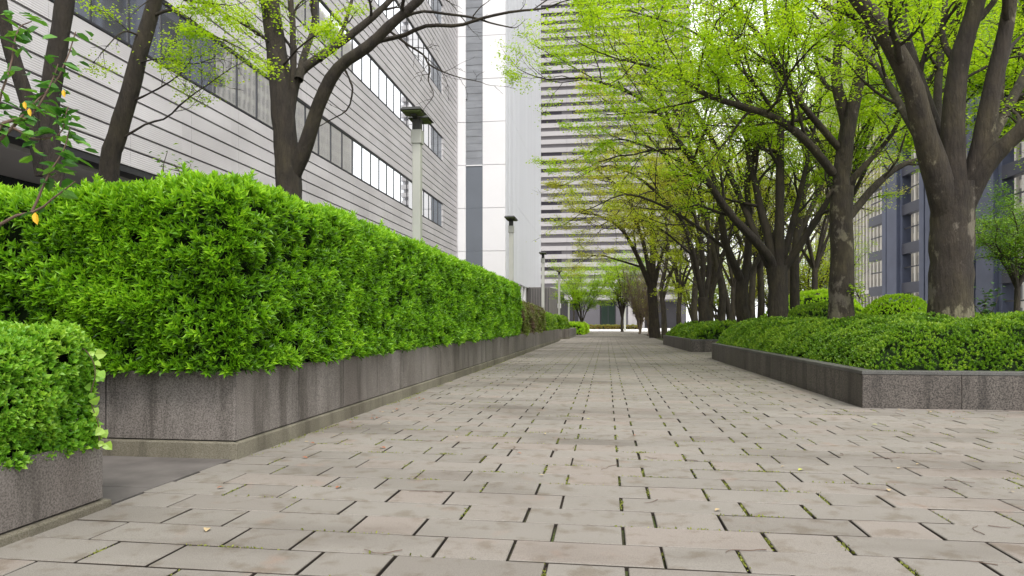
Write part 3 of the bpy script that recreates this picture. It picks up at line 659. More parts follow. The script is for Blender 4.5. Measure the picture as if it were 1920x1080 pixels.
# ------------------------------------------------------------------ left louvred building
def left_building():
    t = empty('office_building', (-12, 20, 0), 'long low office block on the left with pale cladding, dark grooves and window bands', 'building')
    y0, y1, ye, D = -10.02, 49.8, 55.2, -12.0
    bays = [(y0 + i * 2.62, y0 + (i + 1) * 2.62) for i in range(int((y1 - y0) / 2.62 + .5))]; y1 = bays[-1][1]
    cl = MB(); gr = MB()
    gr.box(D - .5, D - .13, y0, ye, 4.96, 36)
    floors = [8.05 + 4.9 * k for k in range(6)]
    def panels(z0, z1, n, ya, yb, L=2.62):
        h = (z1 - z0) / n
        m = max(1, round((yb - ya) / L)); w = (yb - ya) / m
        for r in range(n):
            gp = .062 if (r + int(z0)) % 2 else .042
            a, b = z0 + r * h + gp / 2, z0 + (r + 1) * h - gp / 2
            for q in range(m):
                c, d = ya + q * w + .006, ya + (q + 1) * w - .006
                cl.hexa([(D - .12, c, a), (D, c, a), (D, d, a), (D - .12, d, a), (D - .12, c, b), (D - .012, c, b), (D - .012, d, b), (D - .12, d, b)])
    lo = 4.96
    for i, f in enumerate(floors):
        panels(lo, f - .03, 7, y0, y1); panels(lo, f - .03, 7, y1, ye); panels(f - .03, f + 1.78, 4, y1 + .04, ye); lo = f + 1.78
    panels(lo, 36, 3, y0, ye)
    cl.build('cladding', M['cladding'], t); gr.build('backing', M['groove'], t)
    roof = MB(); roof.box(D - 30, D - .51, y0, ye, 35.2, 36.2); roof.box(D - 30, D - .51, y0, ye, 4.7, 5.0); roof.build('roof', M['precast'], t)
    core = MB(); core.box(D - 30, D - 3.0, y0, ye - .1, 0, 4.69); core.build('ground_floor', M['dim_glass'], t)
    so = MB(); so.box(D - .5, D - .02, y0, ye, 4.8, 4.955); so.build('soffit', M['frame'], t)
    for i in range(10):
        y = y0 + 1 + i * 6.55; a = MB(); a.box(D - 1.1, D - .5, y, y + .6, 0, 4.79); a.build('column', M['wall_mauve'], t)
    pane = None
    for f in floors[:4]:
        for a, b in bays[2:]:
            if pane is None:
                m = MB(); m.box(-.02, 0, .02, 1.29, .05, 1.72); m.box(-.02, 0, 1.33, 2.60, .05, 1.72); pane = m.build('window', M['mirror'])
                fr = MB(); fr.box(-.04, .05, 0, 2.62, 0, .05); fr.box(-.04, .05, 0, 2.62, 1.72, 1.80); fr.box(-.04, .03, -.02, .02, .05, 1.72); fr.box(-.04, .03, 1.29, 1.33, .05, 1.72)
                frame = fr.build('window_frame', M['frame'], pane); pane.parent = t; w, fo = pane, frame
            else:
                w, fo = pane.copy(), frame.copy(); COL.objects.link(w); COL.objects.link(fo); fo.parent = w
            w.location = (D - .075 + 12, a - 20, f)
left_building()

# ------------------------------------------------------------------ white tower
def white_tower():
    t = empty('white_tower', (-10, 55, 0), 'white panelled service tower with a slate grey vertical strip and ribbed side', 'tower')
    Y = 55.3; top = 80; h = 3.49; z = 2.5; p = MB(); s = MB(); sd = MB(); c = MB()
    c.box(-25, -8.16, Y + .16, 86, 4.6, top); c.box(-25, -10, Y + .2, 86, 0, 4.6)
    zz = 13.78 - 5 * h
    while zz < top:
        a, b = max(zz, 0) + .02, zz + h - .02
        if b > 0:
            p.box(-12.0, -11.33, Y, Y + .14, a, b); p.box(-9.93, -8.06, Y, Y + .14, a, b)
            if zz < 13.7: sd.box(-11.31, -9.95, Y + .08, Y + .14, a, b + .03)
            else:
                for q in range(6): s.box(-11.31, -9.95, Y + .08 + .02 * (q % 2), Y + .14, a + q * h / 6, a + (q + 1) * h / 6 - .03)
        zz += h
    r = MB(); y = Y + .16; i = 0
    while y < 85.9:
        for zb in [4.6 + k * 3.49 * 2 for k in range(12)]:
            pr = .0 if i % 2 else .06
            r.box(-8.15, -8.04 - pr * .8, y + .01, y + .42, zb + .01, min(zb + 6.97, top))
        y += .43; i += 1
    p.build('white_panels', M['white_panel'], t); s.build('louvred_strip', M['slate_strip'], t); sd.build('smooth_strip', M['slate_dark'], t)
    r.build('ribbed_side', M['white_rib'], t); c.build('core', M['white_panel'], t)
    b = MB(); b.box(-11.31, -9.95, Y + .02, Y + .1, 13.72, 13.80); b.build('ledge', M['white_panel'], t)
    for k in range(6):
        b = MB(); y = 56.5 + k * 2.7; b.box(-9.0, -8.7, y + .2, y + 2.2, .2, 4.4); w = b.build('window', M['bright_glass'], t)
        b = MB(); b.box(-8.9, -8.1, y - .5, y + .3, 0, 4.59); b.build('pillar', M['white_panel'], t)
white_tower()
t = empty('annex', (-7, 72, 0), 'low dark ribbed box building at the foot of the white tower', 'building')
a = MB(); a.prism([(-8.5, 72.5), (-7.9, 72), (-5.9, 72), (-5.3, 77), (-5.3, 88), (-8.5, 88)], 0, 4.7); a.build('wall', M['ribbed_dark'], t)
a = MB()
for i in range(12): a.box(-7.85 + i * .17, -7.80 + i * .17, 71.94, 71.998, .1, 4.6)
for i in range(25): a.box(-5.296, -5.24, 77.2 + i * .42, 77.3 + i * .42, .1, 4.6)
a.build('rib', M['groove'], t)
a = MB(); a.box(-5.3, -4.95, 76, 76.4, 2.6, 3.1); a.build('wall_lamp', M['white_panel'], t)

# ------------------------------------------------------------------ striped tower at the end
def striped():
    t = empty('striped_tower', (1, 130, 0), 'tall office tower closing the path, striped with pale and mauve-grey horizontal bands', 'tower')
    x0, x1, Y = -30.0, 15.2, 130.0; per = 1.54; z = 5.3; top = 5.3 + per * 60
    L = MB(); G = MB(); K = MB(); G.box(x0, x1 - .3, Y + .35, Y + 40, 5.0, top); n = 60
    vj = [x0 + 5.75 * i - .35 for i in range(9) if x0 + 5.75 * i < x1]
    edges = [x0] + [v for v in vj if v > x0 + .5] + [x1]
    for i in range(n):
        a = z + i * per
        for p_, q_ in zip(edges[:-1], edges[1:]): L.box(p_ + .02, q_ - .02, Y, Y + .34, a, a + .82)
        L.box(x1 - .28, x1, Y + .36, Y + 40, a, a + .86)
    L.build('pale_bands', M['precast'], t); G.build('recessed_bands', M['band_grey'], t)
    first = None; cnt = 0
    for i in range(n):
        if i % 6 < 3: continue
        for v in vj:
            if v < -13.5 or v + 4.8 > x1 or cnt >= 98: continue
            b = (v + .95, v + 4.75)
            if first is None:
                m = MB(); m.box(0, 3.8, -.05, 0, 0, .62); first = m.build('window', M['band_black']); first.parent = t; w = first
            else: w = first.copy(); COL.objects.link(w)
            w.location = (b[0] - 1, .345, z + i * per + .89); cnt += 1
    g = MB(); g.box(x0, x1 - .3, Y + 4, Y + 40, 0, 4.99); g.build('ground_wall', M['wall_mauve'], t)
    for x in (-12, -5.2, 4.0, 6.2, 13.6): c = MB(); c.box(x, x + .8, Y + .3, Y + 1.1, 0, 4.99); c.build('column', M['precast'] if x > 3 and x < 7 else M['wall_mauve'], t)
    d = MB(); d.box(-1.0, 1.6, Y + .6, Y + .8, .1, 4.7); dr = d.build('entrance', M['green_glass'], t)
    f = MB()
    for x in (-1.06, .28, 1.6): f.box(x, x + .08, Y + .45, Y + .59, 0, 4.8)
    f.box(-1.06, 1.68, Y + .45, Y + .59, 4.8, 4.9); f.build('entrance_frame', M['frame'], dr)
    for qa, qb in ((-4.3, -1.2), (1.75, 3.9)): w = MB(); w.box(qa, qb, Y + .5, Y + .9, 0, 4.98); w.build('side_wall', M['wall_mauve'], t)
    ww = MB(); ww.box(3.95, 5.6, Y + .5, Y + .85, 0, 2.6); ww.build('low_wall', M['precast'], t)
striped()

# ------------------------------------------------------------------ blue-grey building at right
def dark_building():
    t = empty('dark_tower', (37, 90, 0), 'blue-grey tower at right behind the trunks, with deep vertical piers and bright window slots', 'tower')
    X = 37.0; bay = 11.2; top = 74; y = 105.0; k = 0; rest = MB()
    base = MB(); base.box(X + 1.6, X + 45, 30, 104, 25.9, top + 3); base.box(X + 20, X + 45, 30, 84, 0, 25.8); base.build('core', M['dark_blue'], t)
    floors = [1.1 + 4.92 * i for i in range(15)]
    while y > 32:
        for (a, b, dx, th) in ((5.1, 6.4, .0, 1.3), (7.3, 10.5, -.25, 1.5), (10.5, 11.2, .15, 1.1)):
            m = MB(); m.box(X + dx, X + dx + th, y - b, y - a - .004, 0, top); m.build('pier', M['blue_grey'], t, bevel=.05)
        sl = MB(); sl.box(X + .8, X + 1.2, y - 7.299, y - 6.401, 0, top); sl.build('slot_panel', M['dark_blue'], t)
        for i, f in enumerate(floors):
            for q, mm in (((X + .1, X + .9, y - 5.099, y - .004, f + 3.6, f + 4.92), M['dark_blue']), ((X + .12, X + .79, y - 7.299, y - 6.401, f + 1.2, f + 3.2), M['blue_grey'])):
                if i < 5: m = MB(); m.box(*q); m.build('spandrel', mm, t, bevel=.04)
                else: rest.box(*q)
            if i < 5: m = MB(); m.box(X + .4, X + .5, y - 5.09, y - .01, f + 1.85, f + 2.0); m.build('rail', M['frame'], t)
        y -= bay; k += 1
    rest.build('upper_spandrels', M['dark_blue'], t)['kind'] = 'stuff'
dark_building()
def beige_building():
    t = empty('beige_tower', (74, 200, 0), 'beige stone office tower glimpsed between the right-hand trunks, with narrow fins', 'tower')
    X = 74.0; top = 110; y0, y1 = 135, 261
    c = MB(); c.box(X + .6, X + 60, y0, y1, 0, top); c.build('core', M['beige'], t)
    p = MB(); y = y0
    while y < y1:
        p.box(X, X + .59, y, y + .9, 10.3, top); p.box(X, X + .59, y, y + .6, 0, 9.2); y += 2.6
    p.box(X - .3, X + .59, y0, y1, 9.21, 10.29); p.build('fin', M['beige'], t)
    first = None; cnt = 0; st = MB()
    for f in range(26):
        z = 1.2 + f * 4.1 + (1.2 if f > 1 else 0)
        for i in range(47):
            y = y0 + .95 + i * 2.6
            if y + 1.6 > y1: continue
            if f < 8 and i > 32 and cnt < 98:
                if first is None: m = MB(); m.box(0, .08, 0, 1.55, 0, 2.5); first = m.build('window', M['beige_dark']); first.parent = t; w = first
                else: w = first.copy(); COL.objects.link(w)
                w.location = (.5, y - 200, z); cnt += 1
            else: st.box(X + .5, X + .58, y, y + 1.55, z, z + 2.5)
    o = st.build('window_rows', M['beige_dark'], t); o['kind'] = 'stuff'
beige_building()

# ------------------------------------------------------------------ trees with limbs read from the photograph, each at its own distance
def PL(z, *uv, dz=0.0):
    n = len(uv); return [P(u, v, z + dz * i / max(1, n - 1)) for i, (u, v) in enumerate(uv)]
def make_tree(name, label, base, spec_, seed, mw, ml, mx=3, step=.42, per=6, size=.05, leafn=26000, cat='tree', group=None, spread=.10, bare=False, keep=None, thick=.035, ratio=.45, up=.06, lmax=1.9, thin=1.0):
    t = empty(name, tuple(base), label, cat, group); T = Tree(seed)
    spec = [dict(q, r=(q['r'][0] * thin, q['r'][1] * thin)) for q in spec_]
    for s in spec:
        c, r = T.limb(s['p'], s['r'][0], s['r'][1], s.get('k', 14), s.get('sides', 10), .03, s.get('pw', 1), s.get('flare', 0))
        if s.get('kid', True) is not False:
            T.kids(c, r, 1, mx, s.get('start', .35), s.get('step', step), s.get('ratio', ratio), .5, (30, 62), s.get('up', up), s.get('flat', .35), s.get('bare', bare), lmax)
    T.wood('trunk', mw, t)
    if T.tips: T.crown('crown', ml, t, per, size, spread, thick, keep=keep, nk=leafn)
    return t
ZG = 'zelkova trees along the right side'
# 1: the big near tree at right
z = 10.0
make_tree('zelkova_tree', 'largest and nearest tree at right, its thick peeling trunk forking into many limbs', P(1783, 700, z), [
    dict(p=PL(z, (1780, 690), (1782, 580), (1784, 480), (1786, 400), (1788, 345)), r=(.37, .36), kid=False, flare=.12, sides=20, k=18),
    dict(p=PL(z, (1782, 420), (1760, 340), (1730, 240), (1706, 150), (1650, 48), (1595, -20), (1560, -90), dz=-.6), r=(.26, .10), start=.5, sides=14),
    dict(p=PL(z, (1790, 400), (1775, 300), (1735, 190), (1690, 40), (1680, -60), dz=.8), r=(.18, .06), start=.5),
    dict(p=PL(z, (1790, 400), (1786, 260), (1798, 120), (1832, 0), (1850, -120), dz=-.4), r=(.24, .10), start=.5, sides=14),
    dict(p=PL(z, (1800, 400), (1836, 300), (1862, 160), (1890, 30), (1900, -80), dz=-.5), r=(.22, .09), start=.5, sides=14),
    dict(p=PL(z, (1800, 410), (1850, 310), (1925, 235), (2010, 150), (2100, 90), dz=-1.), r=(.18, .07), start=.3),
    dict(p=PL(z, (1770, 330), (1757, 230), (1762, 110), (1775, -20), dz=1.4), r=(.10, .05), start=.4),
    dict(p=PL(z, (1790, 380), (1880, 220), (1960, 60), (2000, -60), dz=2.5), r=(.13, .05), start=.2),
    dict(p=PL(z, (1780, 360), (1700, 220), (1640, 120), (1560, 60), dz=3.5), r=(.10, .04), start=.3),
], 101, M['bark_near'], M['leaf_fresh'], step=.5, per=8, size=.048, leafn=46000, thin=.78)
# 2
z = 14.0
make_tree('zelkova_tree', 'second tree from the right, straight trunk with a knot and long bough reaching left', P(1578, 640, z), [
    dict(p=PL(z, (1578, 640), (1577, 560), (1579, 480), (1577, 400), (1580, 350)), r=(.27, .24), kid=False, flare=.12, sides=16),
    dict(p=PL(z, (1580, 370), (1577, 310), (1588, 240), (1580, 200), (1568, 155), (1570, 100), (1576, 30), (1570, -60)), r=(.19, .06), start=.45, sides=12),
    dict(p=PL(z, (1580, 330), (1592, 240), (1612, 140), (1618, 74), (1588, 10), (1560, -60), dz=-.6), r=(.17, .06), start=.4, sides=12),
    dict(p=PL(z, (1582, 415), (1606, 390), (1640, 350), (1690, 310), (1760, 290), dz=.8), r=(.12, .05), start=.4),
    dict(p=PL(z, (1562, 325), (1514, 267), (1462, 226), (1418, 207), (1332, 181), (1288, 155), (1240, 130), (1180, 115), dz=-2.6), r=(.105, .02), start=.12, k=20, step=.36),
    dict(p=PL(z, (1590, 345), (1629, 303), (1677, 244), (1700, 180), dz=-.5), r=(.08, .03)),
    dict(p=PL(z, (1575, 280), (1500, 190), (1440, 90), (1370, 0), (1330, -60), dz=-1.5), r=(.085, .03), start=.15, k=18, step=.36),
    dict(p=PL(z, (1462, 226), (1400, 140), (1300, 60), (1180, 20), dz=-3.), r=(.045, .012), start=.1, step=.33),
    dict(p=PL(z, (1549, 372), (1557, 362), (1566, 356)), r=(.03, .07), kid=False, k=5),
], 102, M['bark_near'], M['leaf_fresh'], spread=.13, thick=.026, per=8, size=.05, leafn=56000, group=ZG, thin=.88)
# 3
z = 19.0
make_tree('zelkova_tree', 'third tree from the right, dark swollen trunk dividing low into a fan of boughs', P(1457, 640, z), [
    dict(p=PL(z, (1457, 645), (1458, 590), (1459, 540), (1456, 500)), r=(.27, .29), kid=False, flare=.1, sides=16),
    dict(p=PL(z, (1450, 505), (1440, 480), (1410, 445), (1368, 400), (1320, 330), (1270, 262), (1230, 205), (1173, 170), (1099, 148), (1047, 148), dz=-2.0), r=(.15, .02), start=.2, k=24, step=.42),
    dict(p=PL(z, (1452, 510), (1440, 440), (1428, 400), (1415, 340), (1400, 270), (1410, 180), dz=.6), r=(.15, .05)),
    dict(p=PL(z, (1460, 510), (1461, 440), (1462, 380), (1463, 280), (1462, 185), (1440, 60), (1430, -30), dz=-.3), r=(.17, .05), sides=12),
    dict(p=PL(z, (1462, 500), (1478, 450), (1496, 380), (1512, 310), (1530, 230), dz=.7), r=(.13, .04)),
    dict(p=PL(z, (1466, 510), (1500, 460), (1535, 405), (1566, 350), (1600, 280), dz=-1.), r=(.13, .05), sides=12),
    dict(p=PL(z, (1330, 345), (1270, 300), (1200, 270), (1150, 262), (1100, 290), dz=-1), r=(.05, .012), start=.1),
    dict(p=PL(z, (1440, 500), (1400, 400), (1340, 270), (1260, 140), (1200, 50), dz=1.5), r=(.11, .03)),
], 103, M['bark_dark'], M['leaf_fresh'], per=6, size=.058, leafn=38000, group=ZG, thin=.94)
# 4
z = 20.5
make_tree('zelkova_tree', 'knotty forked tree at the pointed far end of the front granite planter', P(1395, 640, z), [
    dict(p=PL(z, (1396, 645), (1394, 600), (1390, 570), (1392, 525)), r=(.20, .19), kid=False, flare=.12),
    dict(p=PL(z, (1391, 530), (1374, 490), (1359, 451), (1351, 400), (1340, 340), (1305, 265), (1250, 190), (1200, 120), dz=-1.5), r=(.13, .03), k=18),
    dict(p=PL(z, (1393, 530), (1402, 481), (1404, 400), (1400, 330), (1418, 270), (1392, 150), (1370, 60)), r=(.13, .04)),
    dict(p=PL(z, (1392, 540), (1425, 480), (1460, 420), (1480, 350), dz=.7), r=(.08, .03)),
    dict(p=PL(z, (1368, 472), (1300, 420), (1230, 380), (1170, 365), (1110, 390), dz=-2), r=(.055, .012), start=.15),
    dict(p=PL(z, (1380, 580), (1387, 578), (1394, 575)), r=(.05, .11), kid=False, k=5),
], 104, M['bark'], M['leaf_yellow'], per=5, size=.058, leafn=14000, group=ZG)
# 5
z = 26.0
make_tree('zelkova_tree', 'slim pale mottled straight trunk between the second and third large trees', P(1493, 632, z), [
    dict(p=PL(z, (1493, 632), (1490, 560), (1491, 480), (1500, 400), (1512, 320), (1505, 230)), r=(.2, .09), start=.5),
    dict(p=PL(z, (1497, 440), (1530, 370), (1560, 300), (1590, 250)), r=(.10, .04)),
    dict(p=PL(z, (1497, 420), (1470, 330), (1440, 250)), r=(.09, .04)),
], 105, M['bark'], M['leaf_yellow'], per=4, size=.08, leafn=16000, group=ZG)
z = 28.0
make_tree('zelkova_tree', 'broad multi-stemmed tree in the second granite planter, boughs spreading left over the path', P(1320, 625, z), [
    dict(p=PL(z, (1320, 626), (1320, 590), (1318, 557)), r=(.3, .26), kid=False, flare=.1),
    dict(p=PL(z, (1318, 565), (1306, 502), (1294, 455), (1270, 400), (1200, 335), (1140, 310), (1090, 330), dz=-2), r=(.15, .02), k=18),
    dict(p=PL(z, (1316, 560), (1318, 490), (1305, 410), (1270, 330), (1210, 250), (1150, 200), dz=-1), r=(.14, .03), k=18),
    dict(p=PL(z, (1322, 560), (1330, 500), (1325, 410), (1300, 320), (1290, 240), (1300, 150)), r=(.13, .04)),
    dict(p=PL(z, (1330, 570), (1350, 500), (1372, 430), (1390, 350)), r=(.1, .04)),
    dict(p=PL(z, (1300, 480), (1240, 430), (1190, 410), (1130, 430), dz=-1), r=(.06, .012)),
], 106, M['bark_dark'], M['leaf_olive'], per=5, size=.075, leafn=16000, group=ZG, thin=.82)
z = 31.0
make_tree('zelkova_tree', 'thin pale S-curved trunk rising between the multi-stemmed tree and the knotty forked tree', P(1353, 622, z), [
    dict(p=PL(z, (1353, 622), (1354, 545), (1341, 492), (1331, 440), (1311, 390), (1270, 340), (1180, 320), dz=-1), r=(.17, .03), k=18),
    dict(p=PL(z, (1372, 620), (1362, 560), (1345, 480), (1350, 400), (1370, 320)), r=(.15, .04)),
    dict(p=PL(z, (1350, 590), (1310, 540), (1275, 510), (1230, 480)), r=(.05, .015)),
], 107, M['bark_far'], M['leaf_yellow'], per=4, size=.08, leafn=16000, group=ZG)
z = 46.0
make_tree('zelkova_tree', 'dark far tree at the path edge left of the second granite planter, boughs fanning left', P(1227, 633, z), [
    dict(p=PL(z, (1228, 634), (1225, 580), (1221, 530)), r=(.36, .30), kid=False, flare=.15),
    dict(p=PL(z, (1222, 545), (1208, 510), (1190, 470), (1165, 430), (1125, 405), (1090, 400), dz=-2), r=(.20, .03), k=18),
    dict(p=PL(z, (1222, 545), (1212, 480), (1195, 420), (1170, 360), (1120, 320)), r=(.18, .04), k=18),
    dict(p=PL(z, (1223, 540), (1224, 470), (1222, 410), (1230, 340)), r=(.24, .07)),
    dict(p=PL(z, (1226, 540), (1240, 480), (1262, 430), (1290, 370)), r=(.16, .05)),
    dict(p=PL(z, (1200, 500), (1150, 485), (1120, 478), (1090, 490), dz=-2), r=(.07, .02)),
], 108, M['bark'], M['leaf_olive'], per=7, size=.10, leafn=19000, group=ZG, step=.6, spread=.25, lmax=3)
z = 43.0
make_tree('zelkova_tree', 'slender forked companion stem just right of the dark far tree', P(1246, 634, z), [
    dict(p=PL(z, (1246, 634), (1244, 580), (1240, 540), (1250, 490), (1250, 430), (1240, 360)), r=(.18, .06)),
    dict(p=PL(z, (1243, 560), (1255, 520), (1275, 470), (1290, 430)), r=(.12, .04)),
], 109, M['bark_far'], M['leaf_yellow'], per=5, size=.11, leafn=9000, group=ZG, step=.6, spread=.2)

# generated trees for the back rows
def auto_tree(name, label, x, y, h, r, seed, mw, ml, nl=5, fork=.3, spreadr=.45, per=5, size=.09, leafn=9000, lean=0, group=None, bare=False, thick=.06, base=0, mx=3, step=.7, cat='tree', up=.08, spread=.2, thin=1.0):
    R = random.Random(seed); sp = []
    b = np.array((x, y, base)); f = b + np.array((lean * h * .2, 0, h * fork))
    sp.append(dict(p=[b, (b + f) / 2 + np.array((R.uniform(-.1, .1), 0, 0)), f], r=(r, r * .85), kid=False, flare=.15))
    for i in range(nl):
        a = 6.28 * i / nl + R.uniform(-.4, .4); q = R.uniform(.55, 1) * spreadr * h; top = h * R.uniform(.75, 1) - h * fork
        sp.append(dict(p=[f - (0, 0, .15), f + np.array((math.cos(a) * q * .25, math.sin(a) * q * .25, top * .35)), f + np.array((math.cos(a) * q * .6 + R.uniform(-.3, .3), math.sin(a) * q * .6, top * .7)), f + np.array((math.cos(a) * q, math.sin(a) * q, top))], r=(r * .55, r * .12), start=.2, k=10, sides=7))
    return make_tree(name, label, b, sp, seed, mw, ml, mx=mx, step=step, per=per, size=size, leafn=leafn, group=group, bare=bare, spread=spread, thick=thick, cat=cat, up=up, lmax=h * .28, thin=thin)
BR = 'trees of the back rows on the right'
for i, (u, d, h, r, nl, mm, lm, lb) in enumerate((
        (1305, 36, 10, .22, 5, 'bark_far', 'leaf_olive', 'grey trunk in the back row just right of the striped building corner'),
        (1335, 41, 11, .24, 5, 'bark_far', 'leaf_yellow', 'grey trunk in the back row behind the S-curved thin tree'),
        (1425, 30, 10, .20, 5, 'bark', 'leaf_fresh', 'back row tree seen between the knotty forked tree and the dark swollen trunk'),
        (1412, 38, 11, .25, 6, 'bark_far', 'leaf_olive', 'pale forked back row tree behind the knotty forked tree'),
        (1375, 50, 12, .25, 6, 'bark_far', 'leaf_yellow', 'distant back row tree behind the knotty forked tree, smaller than its neighbours'),
        (1528, 34, 11, .20, 6, 'bark', 'leaf_olive', 'back row tree whose crown hangs before the beige tower'),
        (1275, 55, 11, .26, 6, 'bark_far', 'leaf_olive', 'distant tree right of the dark far tree, before the striped building corner'),
        (1480, 44, 13, .25, 6, 'bark_far', 'leaf_yellow', 'tall yellow-green back row tree rising behind the dark swollen trunk'),
        (1584, 21.5, 10, .17, 8, 'bark', 'leaf_fresh', 'leafy tree right behind the second trunk, its crown hanging before the blue-grey tower'),
        (1800, 17, 9, .16, 8, 'bark', 'leaf_fresh', 'slim leafy tree directly behind the nearest trunk, its crown filling the upper right'),
        (2010, 16, 9, .2, 7, 'bark', 'leaf_fresh', 'tree just outside the right frame edge with its crown reaching in'))):
    p = P(u, 605, d)
    auto_tree('zelkova_tree', lb, p[0], p[1], h, r, 200 + i, M[mm], M[lm], nl, group=BR, size=.075 if d < 35 else .10, leafn=26000 if d < 23 else 15000 if u == 1528 else 8000, per=9 if d < 23 else 6, fork=.42 if d < 23 else .3, thin=.78, base=.38 if d < 40 else 0)
# distant greenery behind the right rows
for i, (u, d, h, lm, lb) in enumerate(((1300, 75, 7, 'leaf_yellow', 'low yellow-green distant tree right of the striped building'), (1345, 80, 8, 'leaf_fresh', 'round green distant tree low behind the S-curved stem'),
                                     (1400, 72, 8, 'leaf_olive', 'olive distant tree low behind the knotty forked tree'), (1450, 78, 9, 'leaf_yellow', 'bright yellow distant tree low behind the dark swollen trunk'),
                                     (1510, 62, 9, 'leaf_yellow', 'lime green distant tree low in front of the beige tower'), (1550, 70, 9, 'leaf_fresh', 'green distant tree low between the beige tower and the second large trunk'))):
    p = P(u, 605, d); auto_tree('distant_tree', lb, p[0], p[1], h, .22, 300 + i, M['bark_far'], M[lm], 7, fork=.12, spreadr=.42, size=.17, leafn=7500, per=7, mx=2, step=.5, group='distant trees', spread=.4, thick=.15)
# small trees at the end of the path
auto_tree('young_tree', 'airy layered light green young tree at the end of the left planters', -2.1, 60, 5.3, .09, 401, M['bark_far'], M['leaf_fresh'], 8, fork=.2, spreadr=.5, size=.11, leafn=14000, per=8, mx=2, step=.3, thick=.03, spread=.25)
auto_tree('young_tree', 'thin yellowish young tree between the two farthest lamp posts', -3.4, 72, 7.5, .08, 402, M['bark_far'], M['leaf_yellow'], 6, fork=.45, spreadr=.22, size=.09, leafn=2600, per=3, mx=2, step=.4)
auto_tree('small_tree', 'round bright green small tree just right of the dark entrance', 1.7, 76, 7.4, .16, 403, M['bark_dark'], M['leaf_fresh'], 8, fork=.2, spreadr=.30, size=.16, leafn=9000, per=7, mx=2, step=.4, spread=.3, thick=.1)
auto_tree('broom_shrub', 'brownish broom-shaped bare tree with many fine stems, left of the dark far tree', 2.95, 62, 5.6, .12, 404, M['bark_broom'], M['leaf_olive'], 18, fork=.03, spreadr=.3, size=.07, leafn=2500, per=2, step=.34, up=.16)
auto_tree('broom_shrub', 'second fine-stemmed brown shrub tree closer to the dark far tree', 3.3, 55, 4.2, .10, 405, M['bark_broom'], M['leaf_olive'], 14, fork=.03, spreadr=.26, size=.07, leafn=1200, per=2, step=.34, up=.16)
p = P(1908, 605, 23); auto_tree('garden_tree', 'small dark evergreen with cloud-like leaf pads at the right frame edge', p[0], p[1], 4.6, .10, 406, M['bark_far'], M['leaf_azalea'], 9, fork=.4, spreadr=.36, size=.07, leafn=14000, per=8, mx=2, step=.25, thick=.05, base=.4)

# left trees
z = 11.6
AF = dict(bare=True)
make_tree('maple_tree', 'thick upright trunk behind the tall hedge, forking right into long arching bare boughs', P(540, 520, z), [
    dict(p=PL(z, (541, 640), (540, 420), (541, 340), (536, 270), (528, 190), (520, 110), (508, 20), (498, -80)), r=(.26, .15), start=.8, sides=16, flare=.1, k=20, step=.6),
    dict(p=PL(z, (545, 340), (573, 274), (602, 185), (636, 126), (687, 89), (739, 41), (790, -5), (830, -60), dz=-.8), r=(.14, .06), start=.75, sides=12, k=20, bare=True),
    dict(p=PL(z, (541, 230), (556, 146), (592, 112), (647, 74), (710, 22), (760, -30), dz=.5), r=(.10, .05), start=.7, sides=10, bare=True),
    dict(p=PL(z, (560, 150), (572, 100), (590, 40), (588, -40), dz=.8), r=(.08, .04), start=.3),
    dict(p=PL(z, (536, 250), (550, 120), (545, 0), (540, -60), dz=.3), r=(.07, .04), start=.4),
    dict(p=PL(z, (650, 108), (702, 80), (754, 67), (802, 48), (858, 48), (905, 34), (960, 22), (1020, 16), (1050, 5), dz=-1.2), r=(.045, .012), start=.55, k=20, bare=True, ratio=.16, step=.5),
    dict(p=PL(z, (735, 42), (787, 22), (835, 26), (887, 33), (924, 44), (960, 52), dz=-1), r=(.03, .01), start=.4, bare=True, ratio=.18, step=.4),
    dict(p=PL(z, (645, 128), (656, 150), (661, 170), (652, 205), (625, 222), (602, 235)), r=(.022, .008), start=.4, bare=True, ratio=.3),
    dict(p=PL(z, (722, 52), (760, 80), (795, 104), (806, 122), (850, 142), (902, 154), dz=-.3), r=(.026, .006), start=.2, bare=True, ratio=.35, step=.25, up=-.02),
    dict(p=PL(z, (795, 104), (806, 130), (803, 150), (812, 178), (795, 205)), r=(.016, .004), start=.2, bare=True, ratio=.4, step=.2, up=-.05),
    dict(p=PL(z, (600, 112), (640, 60), (660, 0), dz=1), r=(.05, .03), start=.4),
    dict(p=PL(z, (1000, 18), (1040, -10), (1070, -30), (1100, 60), dz=.5), r=(.012, .006), start=.2, step=.15),
    dict(p=PL(z, (520, 90), (480, 60), (430, 30), (400, 10), dz=-1), r=(.03, .01), start=.2, step=.2),
    dict(p=PL(z, (525, 130), (560, 90), (600, 60), dz=-1), r=(.02, .01), start=.2, step=.2),
], 111, M['bark'], M['leaf_fresh'], per=6, size=.045, leafn=16000, ratio=.3, lmax=1.1, step=.4, thin=.93)
z = 10.0
